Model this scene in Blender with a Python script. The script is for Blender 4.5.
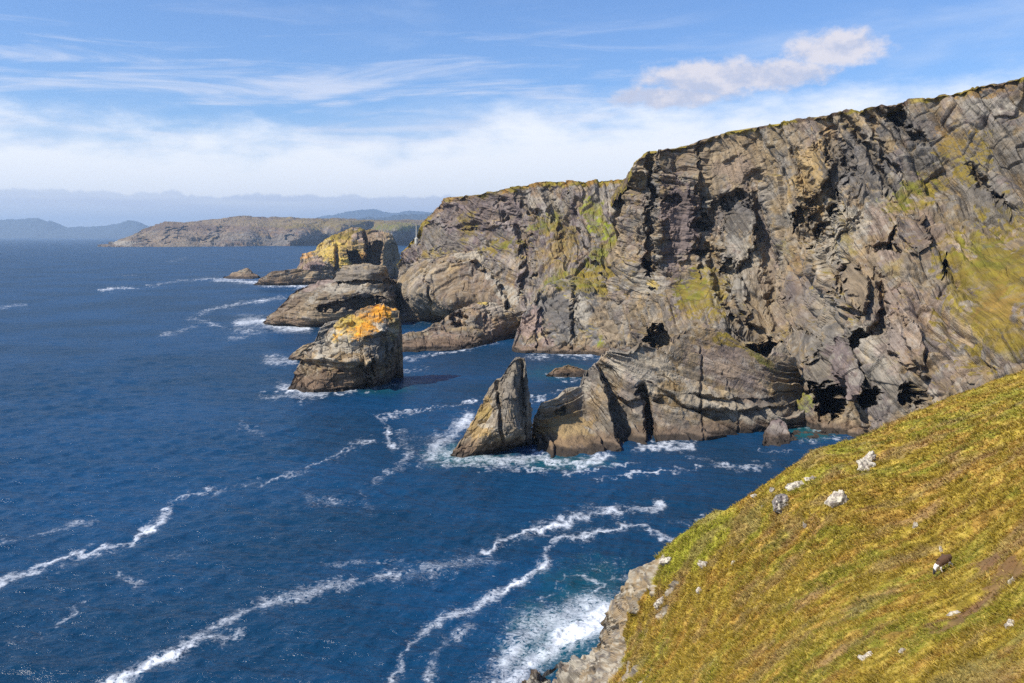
import bpy, math, random
import numpy as np
from mathutils import Vector, noise as mn
random.seed(5)
scn = bpy.context.scene
for o in list(bpy.data.objects): bpy.data.objects.remove(o)
COL = scn.collection
R = math.radians
# ------------------------------------------------------------------ camera
H, FPX, PITCH = 65.0, 853.0, R(7.05)
cd = bpy.data.cameras.new("camera"); cam = bpy.data.objects.new("camera", cd); COL.objects.link(cam)
cam.location = (0, 0, H); cam.rotation_euler = (R(90)-PITCH, 0, 0)
cd.sensor_width = 36; cd.lens = 36*FPX/1024; cd.clip_start = 0.5; cd.clip_end = 200000
scn.camera = cam
# ------------------------------------------------------------------ light
SUN_EL, SUN_AZ, SUN_W = 46.0, -118.0, 5.0          # azimuth clockwise from +Y
SKY_W = 0.094
sd = bpy.data.lights.new("sun", 'SUN'); sun = bpy.data.objects.new("sun", sd); COL.objects.link(sun)
sd.energy = SUN_W; sd.angle = R(0.5); sd.color = (1.0, 0.95, 0.87)
sv = Vector((math.sin(R(SUN_AZ))*math.cos(R(SUN_EL)), math.cos(R(SUN_AZ))*math.cos(R(SUN_EL)), math.sin(R(SUN_EL))))
sun.rotation_euler = (-sv).to_track_quat('-Z', 'Y').to_euler(); sun.location = (-60, -40, 160)
scn.view_settings.view_transform = 'Standard'; scn.view_settings.look = 'None'
scn.view_settings.exposure = 0.36; scn.view_settings.gamma = 1; scn.view_settings.use_curve_mapping = False
scn.render.engine = 'CYCLES'
scn.cycles.max_bounces = 5; scn.cycles.volume_bounces = 0; scn.cycles.use_denoising = False; scn.cycles.use_adaptive_sampling = False; scn.cycles.sample_clamp_direct = 6; scn.cycles.sample_clamp_indirect = 3
w = bpy.data.worlds.new("World"); scn.world = w; w.use_nodes = True
nt = w.node_tree; nt.nodes.clear()

class NG:
    """small helper for writing shader maths"""
    def __init__(s, t): s.t = t
    def n(s, typ, **k):
        x = s.t.nodes.new(typ)
        for a, b in k.items(): setattr(x, a, b)
        return x
    def put(s, sock, v):
        if isinstance(v, bpy.types.NodeSocket): s.t.links.new(v, sock)
        elif v is not None: sock.default_value = v
    def m(s, op, a, b=None, c=None, clamp=False):
        x = s.n('ShaderNodeMath', operation=op, use_clamp=clamp)
        for i, v in enumerate((a, b, c)):
            if v is not None: s.put(x.inputs[i], v)
        return x.outputs[0]
    def ss(s, v, a, b):
        x = s.n('ShaderNodeMapRange', interpolation_type='SMOOTHSTEP')
        s.put(x.inputs[0], v); s.put(x.inputs[1], a); s.put(x.inputs[2], b); return x.outputs[0]
    def mix(s, f, a, b, mode='MIX'):
        x = s.n('ShaderNodeMix', data_type='RGBA', blend_type=mode)
        s.put(x.inputs[0], f)
        for i, v in ((6, a), (7, b)):
            if isinstance(v, tuple): v = tuple(v[:3])+(1,)
            s.put(x.inputs[i], v)
        return x.outputs[2]
    def comb(s, x, y, z):
        c = s.n('ShaderNodeCombineXYZ')
        for i, v in enumerate((x, y, z)): s.put(c.inputs[i], v)
        return c.outputs[0]
    def noise(s, vec, scale=1, detail=4, rough=.55, dist=0):
        x = s.n('ShaderNodeTexNoise'); s.put(x.inputs['Vector'], vec)
        x.inputs['Scale'].default_value = scale; x.inputs['Detail'].default_value = detail
        x.inputs['Roughness'].default_value = rough; x.inputs['Distortion'].default_value = dist
        return x.outputs[0]

def build_sky():
    g = NG(nt)
    sky = g.n('ShaderNodeTexSky', sky_type='NISHITA', sun_disc=False)
    sky.sun_elevation = R(SUN_EL); sky.sun_rotation = R(SUN_AZ); sky.air_density = 1.0; sky.dust_density = .6; sky.ozone_density = 2.0
    tc = g.n('ShaderNodeTexCoord'); sp = g.n('ShaderNodeSeparateXYZ'); g.put(sp.inputs[0], tc.outputs['Generated'])
    X, Y, Z = sp.outputs
    az = g.m('MULTIPLY', g.m('ARCTAN2', X, Y), 57.2958)           # degrees, 0 = +Y
    el = g.m('MULTIPLY', g.m('ARCSINE', Z), 57.2958)
    c = sky.outputs[0]
    c = g.mix(1.0, c, (0.78, 1.02, 1.38), 'MULTIPLY')
    WH, LV = (9.6, 9.6, 9.7), (5.0, 5.3, 6.6)
    # thin veil getting denser towards the horizon
    v1 = g.noise(g.comb(g.m('MULTIPLY', az, .05), g.m('MULTIPLY', g.m('SUBTRACT', el, g.m('MULTIPLY', az, .03)), .22), 3.1), 1, 5, .6)
    veil = g.m('MULTIPLY', g.ss(g.m('ADD', v1, g.m('MULTIPLY', el, -.024)), .22, .55), .62)
    c = g.mix(veil, c, (5.6, 6.6, 8.4))
    # cirrus streaks
    st = g.noise(g.comb(g.m('MULTIPLY', az, .07), g.m('MULTIPLY', g.m('SUBTRACT', el, g.m('MULTIPLY', az, .045)), .75), 7.7), 1, 6, .62, .6)
    lim = g.m('MULTIPLY', g.ss(el, 15.5, 9), g.ss(az, 24, 2))
    c = g.mix(g.m('MULTIPLY', g.m('MULTIPLY', g.ss(st, .48, .74), lim), .75), c, (6.6, 7.0, 8.2))
    # white bank low in the sky, with a lumpy upper edge
    b1 = g.noise(g.comb(g.m('MULTIPLY', az, .16), g.m('MULTIPLY', el, .45), 1.3), 1, 6, .6)
    top = g.m('ADD', 5.9, g.m('ADD', g.m('MULTIPLY', g.m('SUBTRACT', b1, .5), 7.0), g.m('MULTIPLY', g.ss(az, -8, 8), 1.7)))
    bank = g.ss(g.m('SUBTRACT', top, el), -2.0, 1.5)
    c = g.mix(g.m('MULTIPLY', bank, .84), c, WH)
    # grey-blue layer lying on the horizon
    l1 = g.noise(g.comb(g.m('MULTIPLY', az, .55), g.m('MULTIPLY', el, .4), 5.5), 1, 5, .6)
    ltop = g.m('ADD', 2.65, g.m('MULTIPLY', g.m('SUBTRACT', l1, .5), 1.3))
    lay = g.ss(g.m('SUBTRACT', ltop, el), -.05, .16)
    l2 = g.noise(g.comb(g.m('MULTIPLY', az, .12), g.m('MULTIPLY', el, 1.6), 9.5), 1, 3, .5)
    lc = g.mix(g.ss(l2, .35, .7), (4.3, 5.0, 6.9), (5.7, 6.3, 7.6))
    lc = g.mix(g.ss(el, 2.2, .4), lc, (4.9, 5.9, 7.7))
    c = g.mix(g.m('MULTIPLY', lay, .62), c, lc)
    # cumulus
    n1 = g.noise(g.comb(g.m('MULTIPLY', az, .5), g.m('MULTIPLY', el, .75), 2.2), 1, 7, .6)
    n2 = g.noise(g.comb(g.m('MULTIPLY', az, .5), g.m('MULTIPLY', g.m('ADD', el, .55), .75), 2.2), 1, 5, .6)
    tot = None; shade = None
    for (a0, e0, ra, re) in ((12.4, 9.9, 3.9, 1.3), (20.2, 11.2, 3.1, 1.1), (16.0, 9.9, 4.8, .95), (10, 8.8, 4.0, .7)):
        dx = g.m('DIVIDE', g.m('SUBTRACT', az, a0), ra); dy = g.m('DIVIDE', g.m('SUBTRACT', el, e0), re)
        d = g.m('SUBTRACT', 1.0, g.m('SQRT', g.m('ADD', g.m('MULTIPLY', dx, dx), g.m('MULTIPLY', dy, dy))))
        tot = d if tot is None else g.m('MAXIMUM', tot, d)
    dens = g.m('ADD', tot, g.m('MULTIPLY', g.m('SUBTRACT', n1, .5), 1.7))
    a = g.ss(dens, -.16, .42)
    lit = g.ss(g.m('ADD', g.m('MULTIPLY', g.m('SUBTRACT', n1, n2), 4.0), g.m('MULTIPLY', g.m('SUBTRACT', el, 9.7), .28)), -.55, .75)
    cc = g.mix(lit, LV, (7.4, 7.0, 7.3))
    c = g.mix(g.m('MULTIPLY', a, .9), c, cc)
    bg = g.n('ShaderNodeBackground'); g.put(bg.inputs[0], c); bg.inputs[1].default_value = SKY_W
    out = g.n('ShaderNodeOutputWorld'); nt.links.new(bg.outputs[0], out.inputs[0])
build_sky()

# ------------------------------------------------------------------ projection helpers
cp, sp_ = math.cos(PITCH), math.sin(PITCH)
def ray(u, v):
    a = (np.asarray(u, float)-512)/FPX; b = (341.5-np.asarray(v, float))/FPX
    return a, cp+b*sp_, -sp_+b*cp
def P(u, v, Y):
    x, y, z = ray(u, v); s = Y/y
    return np.stack(np.broadcast_arrays(x*s, Y+0*x, H+z*s), -1)
def seaY(u, v):
    x, y, z = ray(u, v); return H/np.maximum(-z, 1e-4)*y
def px(p):
    d = p-np.array([0, 0, H]); f = d[..., 1]*cp-d[..., 2]*sp_; up = d[..., 1]*sp_+d[..., 2]*cp
    f = np.maximum(f, .1)
    return 512+FPX*d[..., 0]/f, 341.5-FPX*up/f
# ------------------------------------------------------------------ noise
def hsh(ix, iy, iz, seed):
    with np.errstate(over='ignore'):
        h = (ix.astype(np.int64).astype(np.uint32)*np.uint32(374761393) ^ iy.astype(np.int64).astype(np.uint32)*np.uint32(668265263)
             ^ iz.astype(np.int64).astype(np.uint32)*np.uint32(2147483647) ^ np.uint32((seed*1274126177+77777) & 0xffffffff))
        h ^= h >> np.uint32(13); h = h*np.uint32(1274126177); h ^= h >> np.uint32(16); h = h*np.uint32(2246822519); h ^= h >> np.uint32(13)
    return (h & np.uint32(0xffffff)).astype(np.float32)/np.float32(16777215)
def vn(p, seed=0):
    i = np.floor(p); f = (p-i).astype(np.float32); f = f*f*f*(f*(f*6-15)+10)
    r = 0
    for dx in (0, 1):
        wx = f[..., 0] if dx else 1-f[..., 0]
        for dy in (0, 1):
            wy = f[..., 1] if dy else 1-f[..., 1]
            for dz in (0, 1):
                wz = f[..., 2] if dz else 1-f[..., 2]
                r = r+hsh(i[..., 0]+dx, i[..., 1]+dy, i[..., 2]+dz, seed)*wx*wy*wz
    return r
def fbm(p, octs=4, seed=0, gain=.5):
    a, s, t = 1., 0., 0.
    for k in range(octs):
        s = s+a*vn(p*2.03**k+k*17.3, seed+k*7); t += a; a *= gain
    return s/t
def worley(p, seed=0):
    i = np.floor(p); sh = p.shape[:-1]
    f1 = np.full(sh, 9., np.float32); f2 = f1.copy(); hid = np.zeros(sh, np.float32); dv = np.zeros(p.shape, np.float32)
    for dx in (-1, 0, 1):
        for dy in (-1, 0, 1):
            for dz in (-1, 0, 1):
                a, b, c = i[..., 0]+dx, i[..., 1]+dy, i[..., 2]+dz
                h1 = hsh(a, b, c, seed); h2 = hsh(a, b, c, seed+11); h3 = hsh(a, b, c, seed+23)
                d = np.stack((p[..., 0]-a-h1, p[..., 1]-b-h2, p[..., 2]-c-h3), -1).astype(np.float32)
                r = (d*d).sum(-1)
                c1 = r < f1
                f2 = np.where(c1, f1, np.minimum(f2, r)); f1 = np.where(c1, r, f1)
                hid = np.where(c1, hsh(a, b, c, seed+37), hid); dv = np.where(c1[..., None], d, dv)
    return np.sqrt(f1), np.sqrt(f2), hid, dv
def sst(x, a, b):
    t = np.clip((x-a)/(b-a), 0, 1); return t*t*(3-2*t)
def bricks(q, seed):
    """offset of jointed blocks: random rows, staggered joints, each block tilted a little"""
    li = np.floor(q[..., 2]); z = li*0; hl = hsh(li, z, z, seed); qx = q[..., 0]*(.6+.8*hl)+hl*17; xi = np.floor(qx)
    hx = hsh(li, xi, z, seed+1); qy = q[..., 1]*(.6+.8*hx)+hx*13; yi = np.floor(qy)
    h = hsh(li, xi, yi, seed+2); t1 = hsh(li, xi, yi, seed+3)-.5; t2 = hsh(li, xi, yi, seed+4)-.5; t3 = hsh(li, xi, yi, seed+5)-.5
    fx, fy, fz = qx-xi-.5, qy-yi-.5, q[..., 2]-li-.5
    e = (h-.5)*.75+(fx*t1+fy*t2)*.9+fz*(t3+.25)*.8
    edge = np.minimum(np.minimum(.5-np.abs(fx), .5-np.abs(fy)), .5-np.abs(fz))
    return e-.35*(1-sst(edge, 0, .07))*(h > .35)
def frame(strike, dip):
    """rows = axes of bedding: two in the plane, third the bedding normal; strike degrees from +X, dip degrees"""
    s, d = R(strike), R(dip)
    a = np.array([math.cos(s), math.sin(s), 0]); b0 = np.array([-math.sin(s), math.cos(s), 0])
    n = -b0*math.sin(d)+np.array([0, 0, math.cos(d)]); b = b0*math.cos(d)+np.array([0, 0, math.sin(d)])
    return np.stack((a, b, n))
def rock(p, fr, size=6., amp=1., th=2.5, lamp=.6, seed=0, aniso=(1.6, 1.0, .6), warp=6., fine=.35, rib=.10, saw=0.):
    """displacement of jointed, bedded rock; returns disp, band id noise"""
    wv = np.stack([fbm(p/60+9*k, 3, seed+50+k)-.5 for k in range(3)], -1)
    pw = p+wv*warp
    q = pw @ fr.T
    an = np.array(aniso)
    d = 0
    f1, f2, h, dv = worley(q/(an*size*1.25), seed)
    t = [hsh(np.floor(h*9999+k*31), np.floor(h*777), np.floor(h*5555), seed+3)-.5 for k in range(3)]
    d = ((h-.5)*.5+(dv[..., 0]*t[0]+dv[..., 1]*t[1]+dv[..., 2]*t[2])*1.2)*size*.5*amp
    for k, (s, a) in enumerate(((size*.62, .95), (size*.3, .6), (size*.13, .42))):
        e = bricks(q/(an*s)+(fbm(p/(s*1.5), 2, seed+90+k)-.5)[..., None]*.3, seed+k*100)
        d = d+a*e*s*.62*amp
    for k, (s, a) in enumerate(((size*.9, 1.), (size*.38, .28))):
        rn = vn(q/(np.array([1.5, 3., .7])*s), seed+95+k); d = d-((1-np.abs(rn*2-1))**2.5-.35)*size*rib*a
    s = q[..., 2]/th+(fbm(p/9, 3, seed+60)-.5)*.9
    li = np.floor(s); fr_ = s-li; ht = hsh(li, li*0, li*0, seed+70); hp = hsh(li-1, li*0, li*0, seed+70)
    prof = hp+(ht-hp)*sst(fr_, 0, .22)
    d = d+(prof-.5)*lamp*2-.35*lamp*(1-sst(np.minimum(fr_, 1-fr_), 0, .1))
    d = d+saw*(fr_*fr_-.35)
    s2 = s*3.7; l2 = np.floor(s2); h2 = hsh(l2, l2*0, l2*0, seed+71)
    d = d+(h2-.5)*lamp*.5
    d = d+(fbm(p/1.6, 3, seed+80)-.5)*fine*2
    return d.astype(np.float32), prof*.6+h2*.4, q.astype(np.float32)
# ------------------------------------------------------------------ scattered depth -> 1/Y thin plate
class TPS:
    def __init__(s, pts, lam=1e-5):
        a = np.array(pts, float); s.c = a[:, :2]/200; n = len(a)
        val = 1/a[:, 2]*300; K = s.k(s.c, s.c)+np.eye(n)*lam
        A = np.zeros((n+3, n+3)); A[:n, :n] = K; A[:n, n] = 1; A[:n, n+1:] = s.c; A[n, :n] = 1; A[n+1:, :n] = s.c.T
        s.w = np.linalg.lstsq(A, np.concatenate((val, [0, 0, 0])), rcond=None)[0]
        s.lo, s.hi = val.min()*.93, val.max()*1.05
    def k(s, a, b):
        r2 = ((a[:, None]-b[None])**2).sum(-1); return .5*r2*np.log(r2+1e-12)
    def __call__(s, u, v):
        q = np.stack((np.ravel(u), np.ravel(v)), -1)/200; out = np.empty(len(q))
        n = len(s.c)
        for i in range(0, len(q), 60000):
            c = q[i:i+60000]; out[i:i+60000] = s.k(c, s.c) @ s.w[:n]+s.w[n]+c @ s.w[n+1:]
        return (300/np.clip(out, s.lo, s.hi)).reshape(np.shape(u))
def poly_resample(a, n, smooth=0):
    a = np.array(a, float); d = np.concatenate(([0], np.cumsum(np.hypot(np.diff(a[:, 0]), np.diff(a[:, 1])))))
    return a, d
def seg_dist(u, v, pts):
    """distance (px) to a polyline, plus signed side of the closest segment"""
    best = np.full(np.shape(u), 1e9, np.float32); side = np.zeros(np.shape(u), np.float32); tt = best*0
    n = len(pts)-1
    for i in range(n):
        x0, y0 = pts[i][:2]; x1, y1 = pts[i+1][:2]; dx, dy = x1-x0, y1-y0; L = dx*dx+dy*dy+1e-9
        t = np.clip(((u-x0)*dx+(v-y0)*dy)/L, 0, 1); ex, ey = u-x0-t*dx, v-y0-t*dy
        d = np.hypot(ex, ey); m = d < best
        best = np.where(m, d, best); side = np.where(m, np.sign(dx*ey-dy*ex), side); tt = np.where(m, (i+t)/n, tt)
    return best, side, tt
def ell(u, v, e):
    x, y, a, b, an = e; c, s = math.cos(R(an)), math.sin(R(an)); dx, dy = u-x, v-y
    return np.hypot((dx*c+dy*s)/a, (-dx*s+dy*c)/b)

PAL = dict(tan=(0.236, 0.173, 0.101), grey=(0.171, 0.149, 0.119), purple=(0.152, 0.113, 0.101), pale=(0.325, 0.286, 0.221), dark=(.085, .08, .08), ochre=(.34, .22, .075),
           brown=(0.144, 0.094, 0.058), green=(.22, .22, .025), lime=(.27, .275, .03), olive=(.31, .23, .028), rust=(.36, .20, .05), orange=(.62, .27, .025), yellow=(.50, .35, .06),
           moss=(.30, .33, .02), straw=(.45, .33, .09), pink=(0.26, 0.176, 0.143), slate=(0.106, 0.095, 0.083), cream=(0.376, 0.332, 0.253), blue=(.15, .16, .19))
PAL = {k: np.array(v, np.float32) for k, v in PAL.items()}
def mixc(c, k, f):
    return c+(PAL[k]-c)*np.clip(f, 0, 1)[..., None]

def link_mesh(name, verts, quads, col=None, mat=None, smooth=False, tris=False, extra=None):
    me = bpy.data.meshes.new(name); k = quads.shape[1]; nf = len(quads)
    me.vertices.add(len(verts)); me.vertices.foreach_set('co', verts.astype(np.float32).ravel())
    me.loops.add(nf*k); me.loops.foreach_set('vertex_index', quads.astype(np.int32).ravel())
    me.polygons.add(nf); me.polygons.foreach_set('loop_start', np.arange(0, nf*k, k, dtype=np.int32))
    me.polygons.foreach_set('use_smooth', np.full(nf, smooth)); me.update(calc_edges=True)
    if col is not None:
        at = me.color_attributes.new('Col', 'FLOAT_COLOR', 'POINT')
        c4 = np.ones((len(verts), 4), np.float32); c4[:, :3] = col.reshape(-1, 3); at.data.foreach_set('color', c4.ravel())
    for nm, arr in (extra or {}).items():
        at = me.attributes.new(nm, 'FLOAT', 'POINT'); at.data.foreach_set('value', arr.astype(np.float32).ravel())
    if mat: me.materials.append(mat)
    o = bpy.data.objects.new(name, me); COL.objects.link(o); return o
def grid_quads(nr, nc):
    i = np.arange(nr*nc).reshape(nr, nc)
    return np.stack((i[:-1, :-1], i[:-1, 1:], i[1:, 1:], i[1:, :-1]), -1).reshape(-1, 4)
def grid_normals(p):
    a = np.gradient(p, axis=1); b = np.gradient(p, axis=0); n = np.cross(a, b)
    n /= np.linalg.norm(n, axis=-1, keepdims=True)+1e-9; return n
def blur2(a, r):
    for ax in (0, 1):
        for _ in range(2):
            pad = [(0, 0)]*3; pad[ax] = (r+1, r); c = np.cumsum(np.pad(a, pad, 'edge'), axis=ax)
            sl1 = [slice(None)]*3; sl0 = [slice(None)]*3; sl1[ax] = slice(2*r+1, None); sl0[ax] = slice(0, -(2*r+1)); a = (c[tuple(sl1)]-c[tuple(sl0)])/(2*r+1)
    return a
def tag(o, label=None, cat=None, group=None, kind=None):
    for k, v in (('label', label), ('category', cat), ('group', group), ('kind', kind)):
        if v: o[k] = v
    return o
# ------------------------------------------------------------------ materials
def rock_mat(name, ns=1.0, bump=.25, rough=.88, cs=1.0, bed=False):
    m = bpy.data.materials.new(name); m.use_nodes = True; g = NG(m.node_tree); b = m.node_tree.nodes['Principled BSDF']
    at = g.n('ShaderNodeAttribute', attribute_name='Col'); geo = g.n('ShaderNodeNewGeometry')
    n1 = g.noise(geo.outputs['Position'], .9*ns, 8, .7); n2 = g.noise(geo.outputs['Position'], .12*ns, 4, .6)
    if bed:      # thin beds: noise stretched along the bedding stored on the mesh
        ba = g.n('ShaderNodeAttribute', attribute_name='bed'); mp = g.n('ShaderNodeMapping'); mp.inputs['Scale'].default_value = (.10*ns, .07*ns, 1.0*ns); g.put(mp.inputs[0], ba.outputs['Vector'])
        b1 = g.noise(mp.outputs[0], 1.0, 5, .62, .25)
        mr = g.m('ADD', .36, g.m('ADD', g.m('MULTIPLY', n1, .42), g.m('ADD', g.m('MULTIPLY', n2, .20), g.m('MULTIPLY', g.ss(b1, .30, .70), .62))))
    else:
        mr = g.m('ADD', 1-.5*cs, g.m('ADD', g.m('MULTIPLY', n1, .72*cs), g.m('MULTIPLY', n2, .28*cs)))
    c = g.mix(1.0, at.outputs['Color'], g.comb(mr, mr, mr), 'MULTIPLY')
    g.put(b.inputs['Base Color'], c); b.inputs['Roughness'].default_value = rough; b.inputs['Specular IOR Level'].default_value = .25
    bp = g.n('ShaderNodeBump'); bp.inputs['Distance'].default_value = bump/ns; bp.inputs['Strength'].default_value = 1.0
    hgt = g.noise(geo.outputs['Position'], 1.3*ns, 8, .65)
    if bed: hgt = g.m('ADD', hgt, g.m('MULTIPLY', b1, 2.2))
    g.put(bp.inputs['Height'], hgt); g.put(b.inputs['Normal'], bp.outputs[0])
    return m
M_ROCK = rock_mat('rock', .9, .30, bed=True); M_FIN = rock_mat('bedded_rock', .48, .5, bed=True); M_CLIFF = rock_mat('cliff_rock', .6, .42, bed=True); M_FAR = rock_mat('far_rock', .12, .7); M_TURF = rock_mat('turf', 3.0, .2, .95)
M_BOULD = rock_mat('boulder_rock', 6.0, .25, .85, 1.3)

# ------------------------------------------------------------------ generic rock body
def body(name, cols, mids, fr, back=('drop', 12.), step=.8, feats=(), paint=(), base=(('tan', 1),), rk={}, seed=1, grass=.0, gcol=('olive', 'green'),
         wet=True, mat=None, under=6., turf=None, smooth_cols=False, lay=None, rockmask=None, keep=False, wetz=4.5, fw=14., steep=None, ysc=1., push=2., slabs=(), bexp=(.7, 1.6)):
    """cols: (u_crest, v_crest, Y_crest or None=sea, u_base, v_base[, Y_base]) from left to right; mids: (u, v, Y)"""
    cs = []
    for c in cols:
        uc, vc, Yc, ub, vb = c[:5]; Yb = c[5] if len(c) > 5 else float(seaY(ub, vb))
        if Yc is None: Yc = float(seaY(uc, vc))
        cs.append((uc, vc, Yc, ub, vb, Yb))
    cs = np.array(cs, float)
    cs[:, 2] *= ysc; mids = [(a, b, Y*ysc) for a, b, Y in mids]; cs[:, 2] = np.where(np.hypot(cs[:, 0]-cs[:, 3], cs[:, 1]-cs[:, 4]) > 4, np.maximum(cs[:, 2], cs[:, 5]+push), cs[:, 5])
    if steep:
        st = lambda u, Y: 275+(Y-275)*np.interp(u, [690, 860], [1, steep]) if Y > 275 else Y
        cs[:, 2] = [st(a, b) for a, b in zip(cs[:, 0], cs[:, 2])]; mids = [(a, b, st(a, Y)) for a, b, Y in mids]
    pts = [(c[0], c[1], c[2]) for c in cs]+[(c[3], c[4], c[5]) for c in cs if abs(c[3]-c[0])+abs(c[4]-c[1]) > 6]+list(mids)
    f = TPS(pts, 2e-5)
    seg = np.maximum(np.hypot(np.diff(cs[:, 0]), np.diff(cs[:, 1])), np.hypot(np.diff(cs[:, 3]), np.diff(cs[:, 4])))+.1
    S = np.concatenate(([0], np.cumsum(seg))); nc = int(S[-1]/step)+2; s = np.linspace(0, S[-1], nc)
    C = np.stack([np.interp(s, S, cs[:, k]) for k in range(6)], -1)
    if smooth_cols:
        kk = int(7/step); ker = np.hanning(2*kk+3)[1:-1]; ker /= ker.sum()
        for k in range(6): C[:, k] = np.convolve(np.pad(C[:, k], kk, 'edge'), ker, 'valid')
    Lmax = np.hypot(cs[:, 3]-cs[:, 0], cs[:, 4]-cs[:, 1]).max(); nr = int(Lmax/step)+3
    t = np.linspace(0, 1, nr)[:, None]
    U = C[None, :, 0]*(1-t)+C[None, :, 3]*t; V = C[None, :, 1]*(1-t)+C[None, :, 4]*t
    Yv = f(U, V)
    # exact ends: keep crest and waterline depths
    ec = (C[None, :, 2]-Yv[0:1]); eb = (C[None, :, 5]-Yv[-1:])
    Yv = Yv+ec*(1-sst(t, 0, .25))+eb*sst(t, .75, 1.)
    ppm = Yv.mean()/FPX
    pw3 = P(U, V, Yv)
    wb1 = (fbm(pw3/(8*ppm*1.2), 3, seed+5)-.5); wb2 = (fbm(pw3/(8*ppm*1.2)+31, 3, seed+6)-.5)
    Uw, Vw = U+wb1*fw, V+wb2*fw
    nbase = grid_normals(P(U, V, Yv))
    if nbase[..., 1].mean() > 0: nbase = -nbase
    rag = (fbm(pw3/(5*ppm*1.2)+77, 3, seed+8)-.5)*.7+(bricks(pw3 @ fr.T/(6*ppm*1.2), seed+9))*.35
    for ft in feats:
        k = ft[0]
        if k == 'pit':            # (kind, ellipse, depth metres)
            e = ell(Uw, Vw, ft[1])+rag; Yv = Yv+ft[2]*(1-sst(e, .72, 1.05))
        elif k == 'slab':
            e = ell(Uw, Vw, ft[1])+rag*.35; Yv = Yv-ft[2]*(1-sst(e, .82, 1.0)); slabs = tuple(slabs)+(ft[1],)
        elif k == 'bump':
            e = ell(Uw, Vw, ft[1]); Yv = Yv-ft[2]*(1-sst(e, .1, 1.0))
        elif k == 'groove':       # polyline, width px, depth
            d, sd_, tt = seg_dist(Uw, Vw, ft[1]); Yv = Yv+ft[3]*(1-sst(d, ft[2]*.15, ft[2]))*np.sin(np.clip(tt, .04, .96)*math.pi)**.4
        elif k == 'step':         # polyline: the right-hand side of the walking direction sits back by depth, fading over fade px
            d, sd_, tt = seg_dist(Uw, Vw, ft[1]); sgn = sst(d*sd_, -ft[4] if len(ft) > 4 else -1.5, 1.5)
            fade = 1-sst(d, 0, ft[2]); Yv = Yv+ft[3]*(sgn-.5)*fade*np.sin(np.clip(tt, .03, .97)*math.pi)**.3
    p = P(U, V, Yv)
    rm = None
    if rockmask is not None: rm = rockmask(U, V, p)
    n = grid_normals(p)
    if n[..., 1].mean() > 0: n = -n
    n = blur2(n, max(2, int(5/step)))*1.0+nbase*.35
    n = n/np.linalg.norm(n, axis=-1, keepdims=True)
    # rows behind the crest and rows below the waterline
    nb = max(14, int(nr*.35)); tb = (np.linspace(1, 0, nb+1)[:-1])[:, None]**1.3
    crest = p[0][None]; 
    if back[0] == 'plateau':
        off = np.stack((0*tb+0*C[None, :, 0], tb*back[1]+0*C[None, :, 0], -tb*back[1]*back[2]+0*C[None, :, 0]), -1); pb = crest+off
    else:
        zb = -under; Yb = np.maximum(crest[..., 1], C[None, :, 5])+back[1]
        tz = tb**bexp[1]
        pb = np.stack((crest[..., 0]+0*tb, crest[..., 1]+(Yb-crest[..., 1])*(tb**bexp[0]), crest[..., 2]+(zb-crest[..., 2])*tz), -1)
    nbn = np.zeros_like(pb); nbn[..., 2] = .8; nbn[..., 1] = .6 if back[0] == 'drop' else .0
    nun = 6; tu = np.linspace(0, 1, nun+1)[1:][:, None]
    pu = p[-1][None]+np.stack((0*tu+0*C[None, :, 0], -tu*1.5+0*C[None, :, 0], -tu*under+0*C[None, :, 0]), -1)
    nun_ = np.repeat(n[-1:], nun, 0)
    p = np.concatenate((pb, p, pu)); n = np.concatenate((nbn/np.linalg.norm(nbn, axis=-1, keepdims=True), n, nun_))
    wgt = np.ones(p.shape[:2], np.float32)
    Ua = np.concatenate((np.repeat(U[:1], nb, 0), U, np.repeat(U[-1:], nun, 0))); Va = np.concatenate((np.repeat(V[:1]-1, nb, 0), V, np.repeat(V[-1:], nun, 0)))
    rk = dict(rk); 
    d, band, bed = rock(p, fr, seed=seed, **rk)
    if lay is not None:      # second bedding direction, blended by a mask
        d2, band2, bed2 = rock(p, lay[0], seed=seed+5, **rk); mk = lay[1](Ua, Va)[...]
        d = d*(1-mk)+d2*mk; band = band*(1-mk)+band2*mk; bed = np.where(mk[..., None] > .5, bed2+500, bed)
    if rm is not None:
        rmf = np.concatenate((np.repeat(rm[:1], nb, 0), rm, np.repeat(rm[-1:], nun, 0))); gd = (fbm(p/3., 4, seed+9)-.5)*1.0+(fbm(p/.7, 2, seed+19)-.5)*.25
        d = d*rmf+gd*(1-rmf)
    d = blur2(d[..., None].astype(np.float64), 1)[..., 0]*.45+d*.55
    if back[0] == 'plateau':
        d[:nb] *= np.linspace(.15, .55, nb)[:, None]
    for e_ in slabs:
        d = d*(1-.72*(1-sst(ell(Ua, Va, e_)+(fbm(p/(7*ppm), 2, seed+12)-.5)*.5, .55, 1.0)))
    p0 = p; p = p+n*d[..., None]
    n2 = grid_normals(p)
    if n2[nb:, :, 1].mean() > 0: n2 = -n2
    up = n2[..., 2]
    # ---- albedo
    c = np.zeros(p.shape, np.float32)+PAL[base[0][0]]
    for i, (k, wt) in enumerate(base[1:]):
        ms = fbm(p/(14*max(1, ppm*1.6)), 5, seed+200+i*13); c = mixc(c, k, sst(ms, .5, .62)*wt)
    c = c*(.60+.80*band[..., None])
    ms = fbm(p/(5*max(1, ppm*1.6))*np.array([1, 1, .35]), 4, seed+300); c = mixc(c, 'ochre', sst(ms, .52, .68)*.35)
    ms = fbm(p/(2.2*max(1, ppm*1.6)), 4, seed+310); c = mixc(c, 'pale', sst(ms, .56, .68)*.5)
    c = mixc(c, 'slate', sst(fbm(p/(3*max(1, ppm*1.6))+40, 4, seed+320), .57, .68)*.5)
    z = p[..., 2]
    hn = fbm(p/(4*max(1, ppm*1.6)), 4, seed+400)
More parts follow.
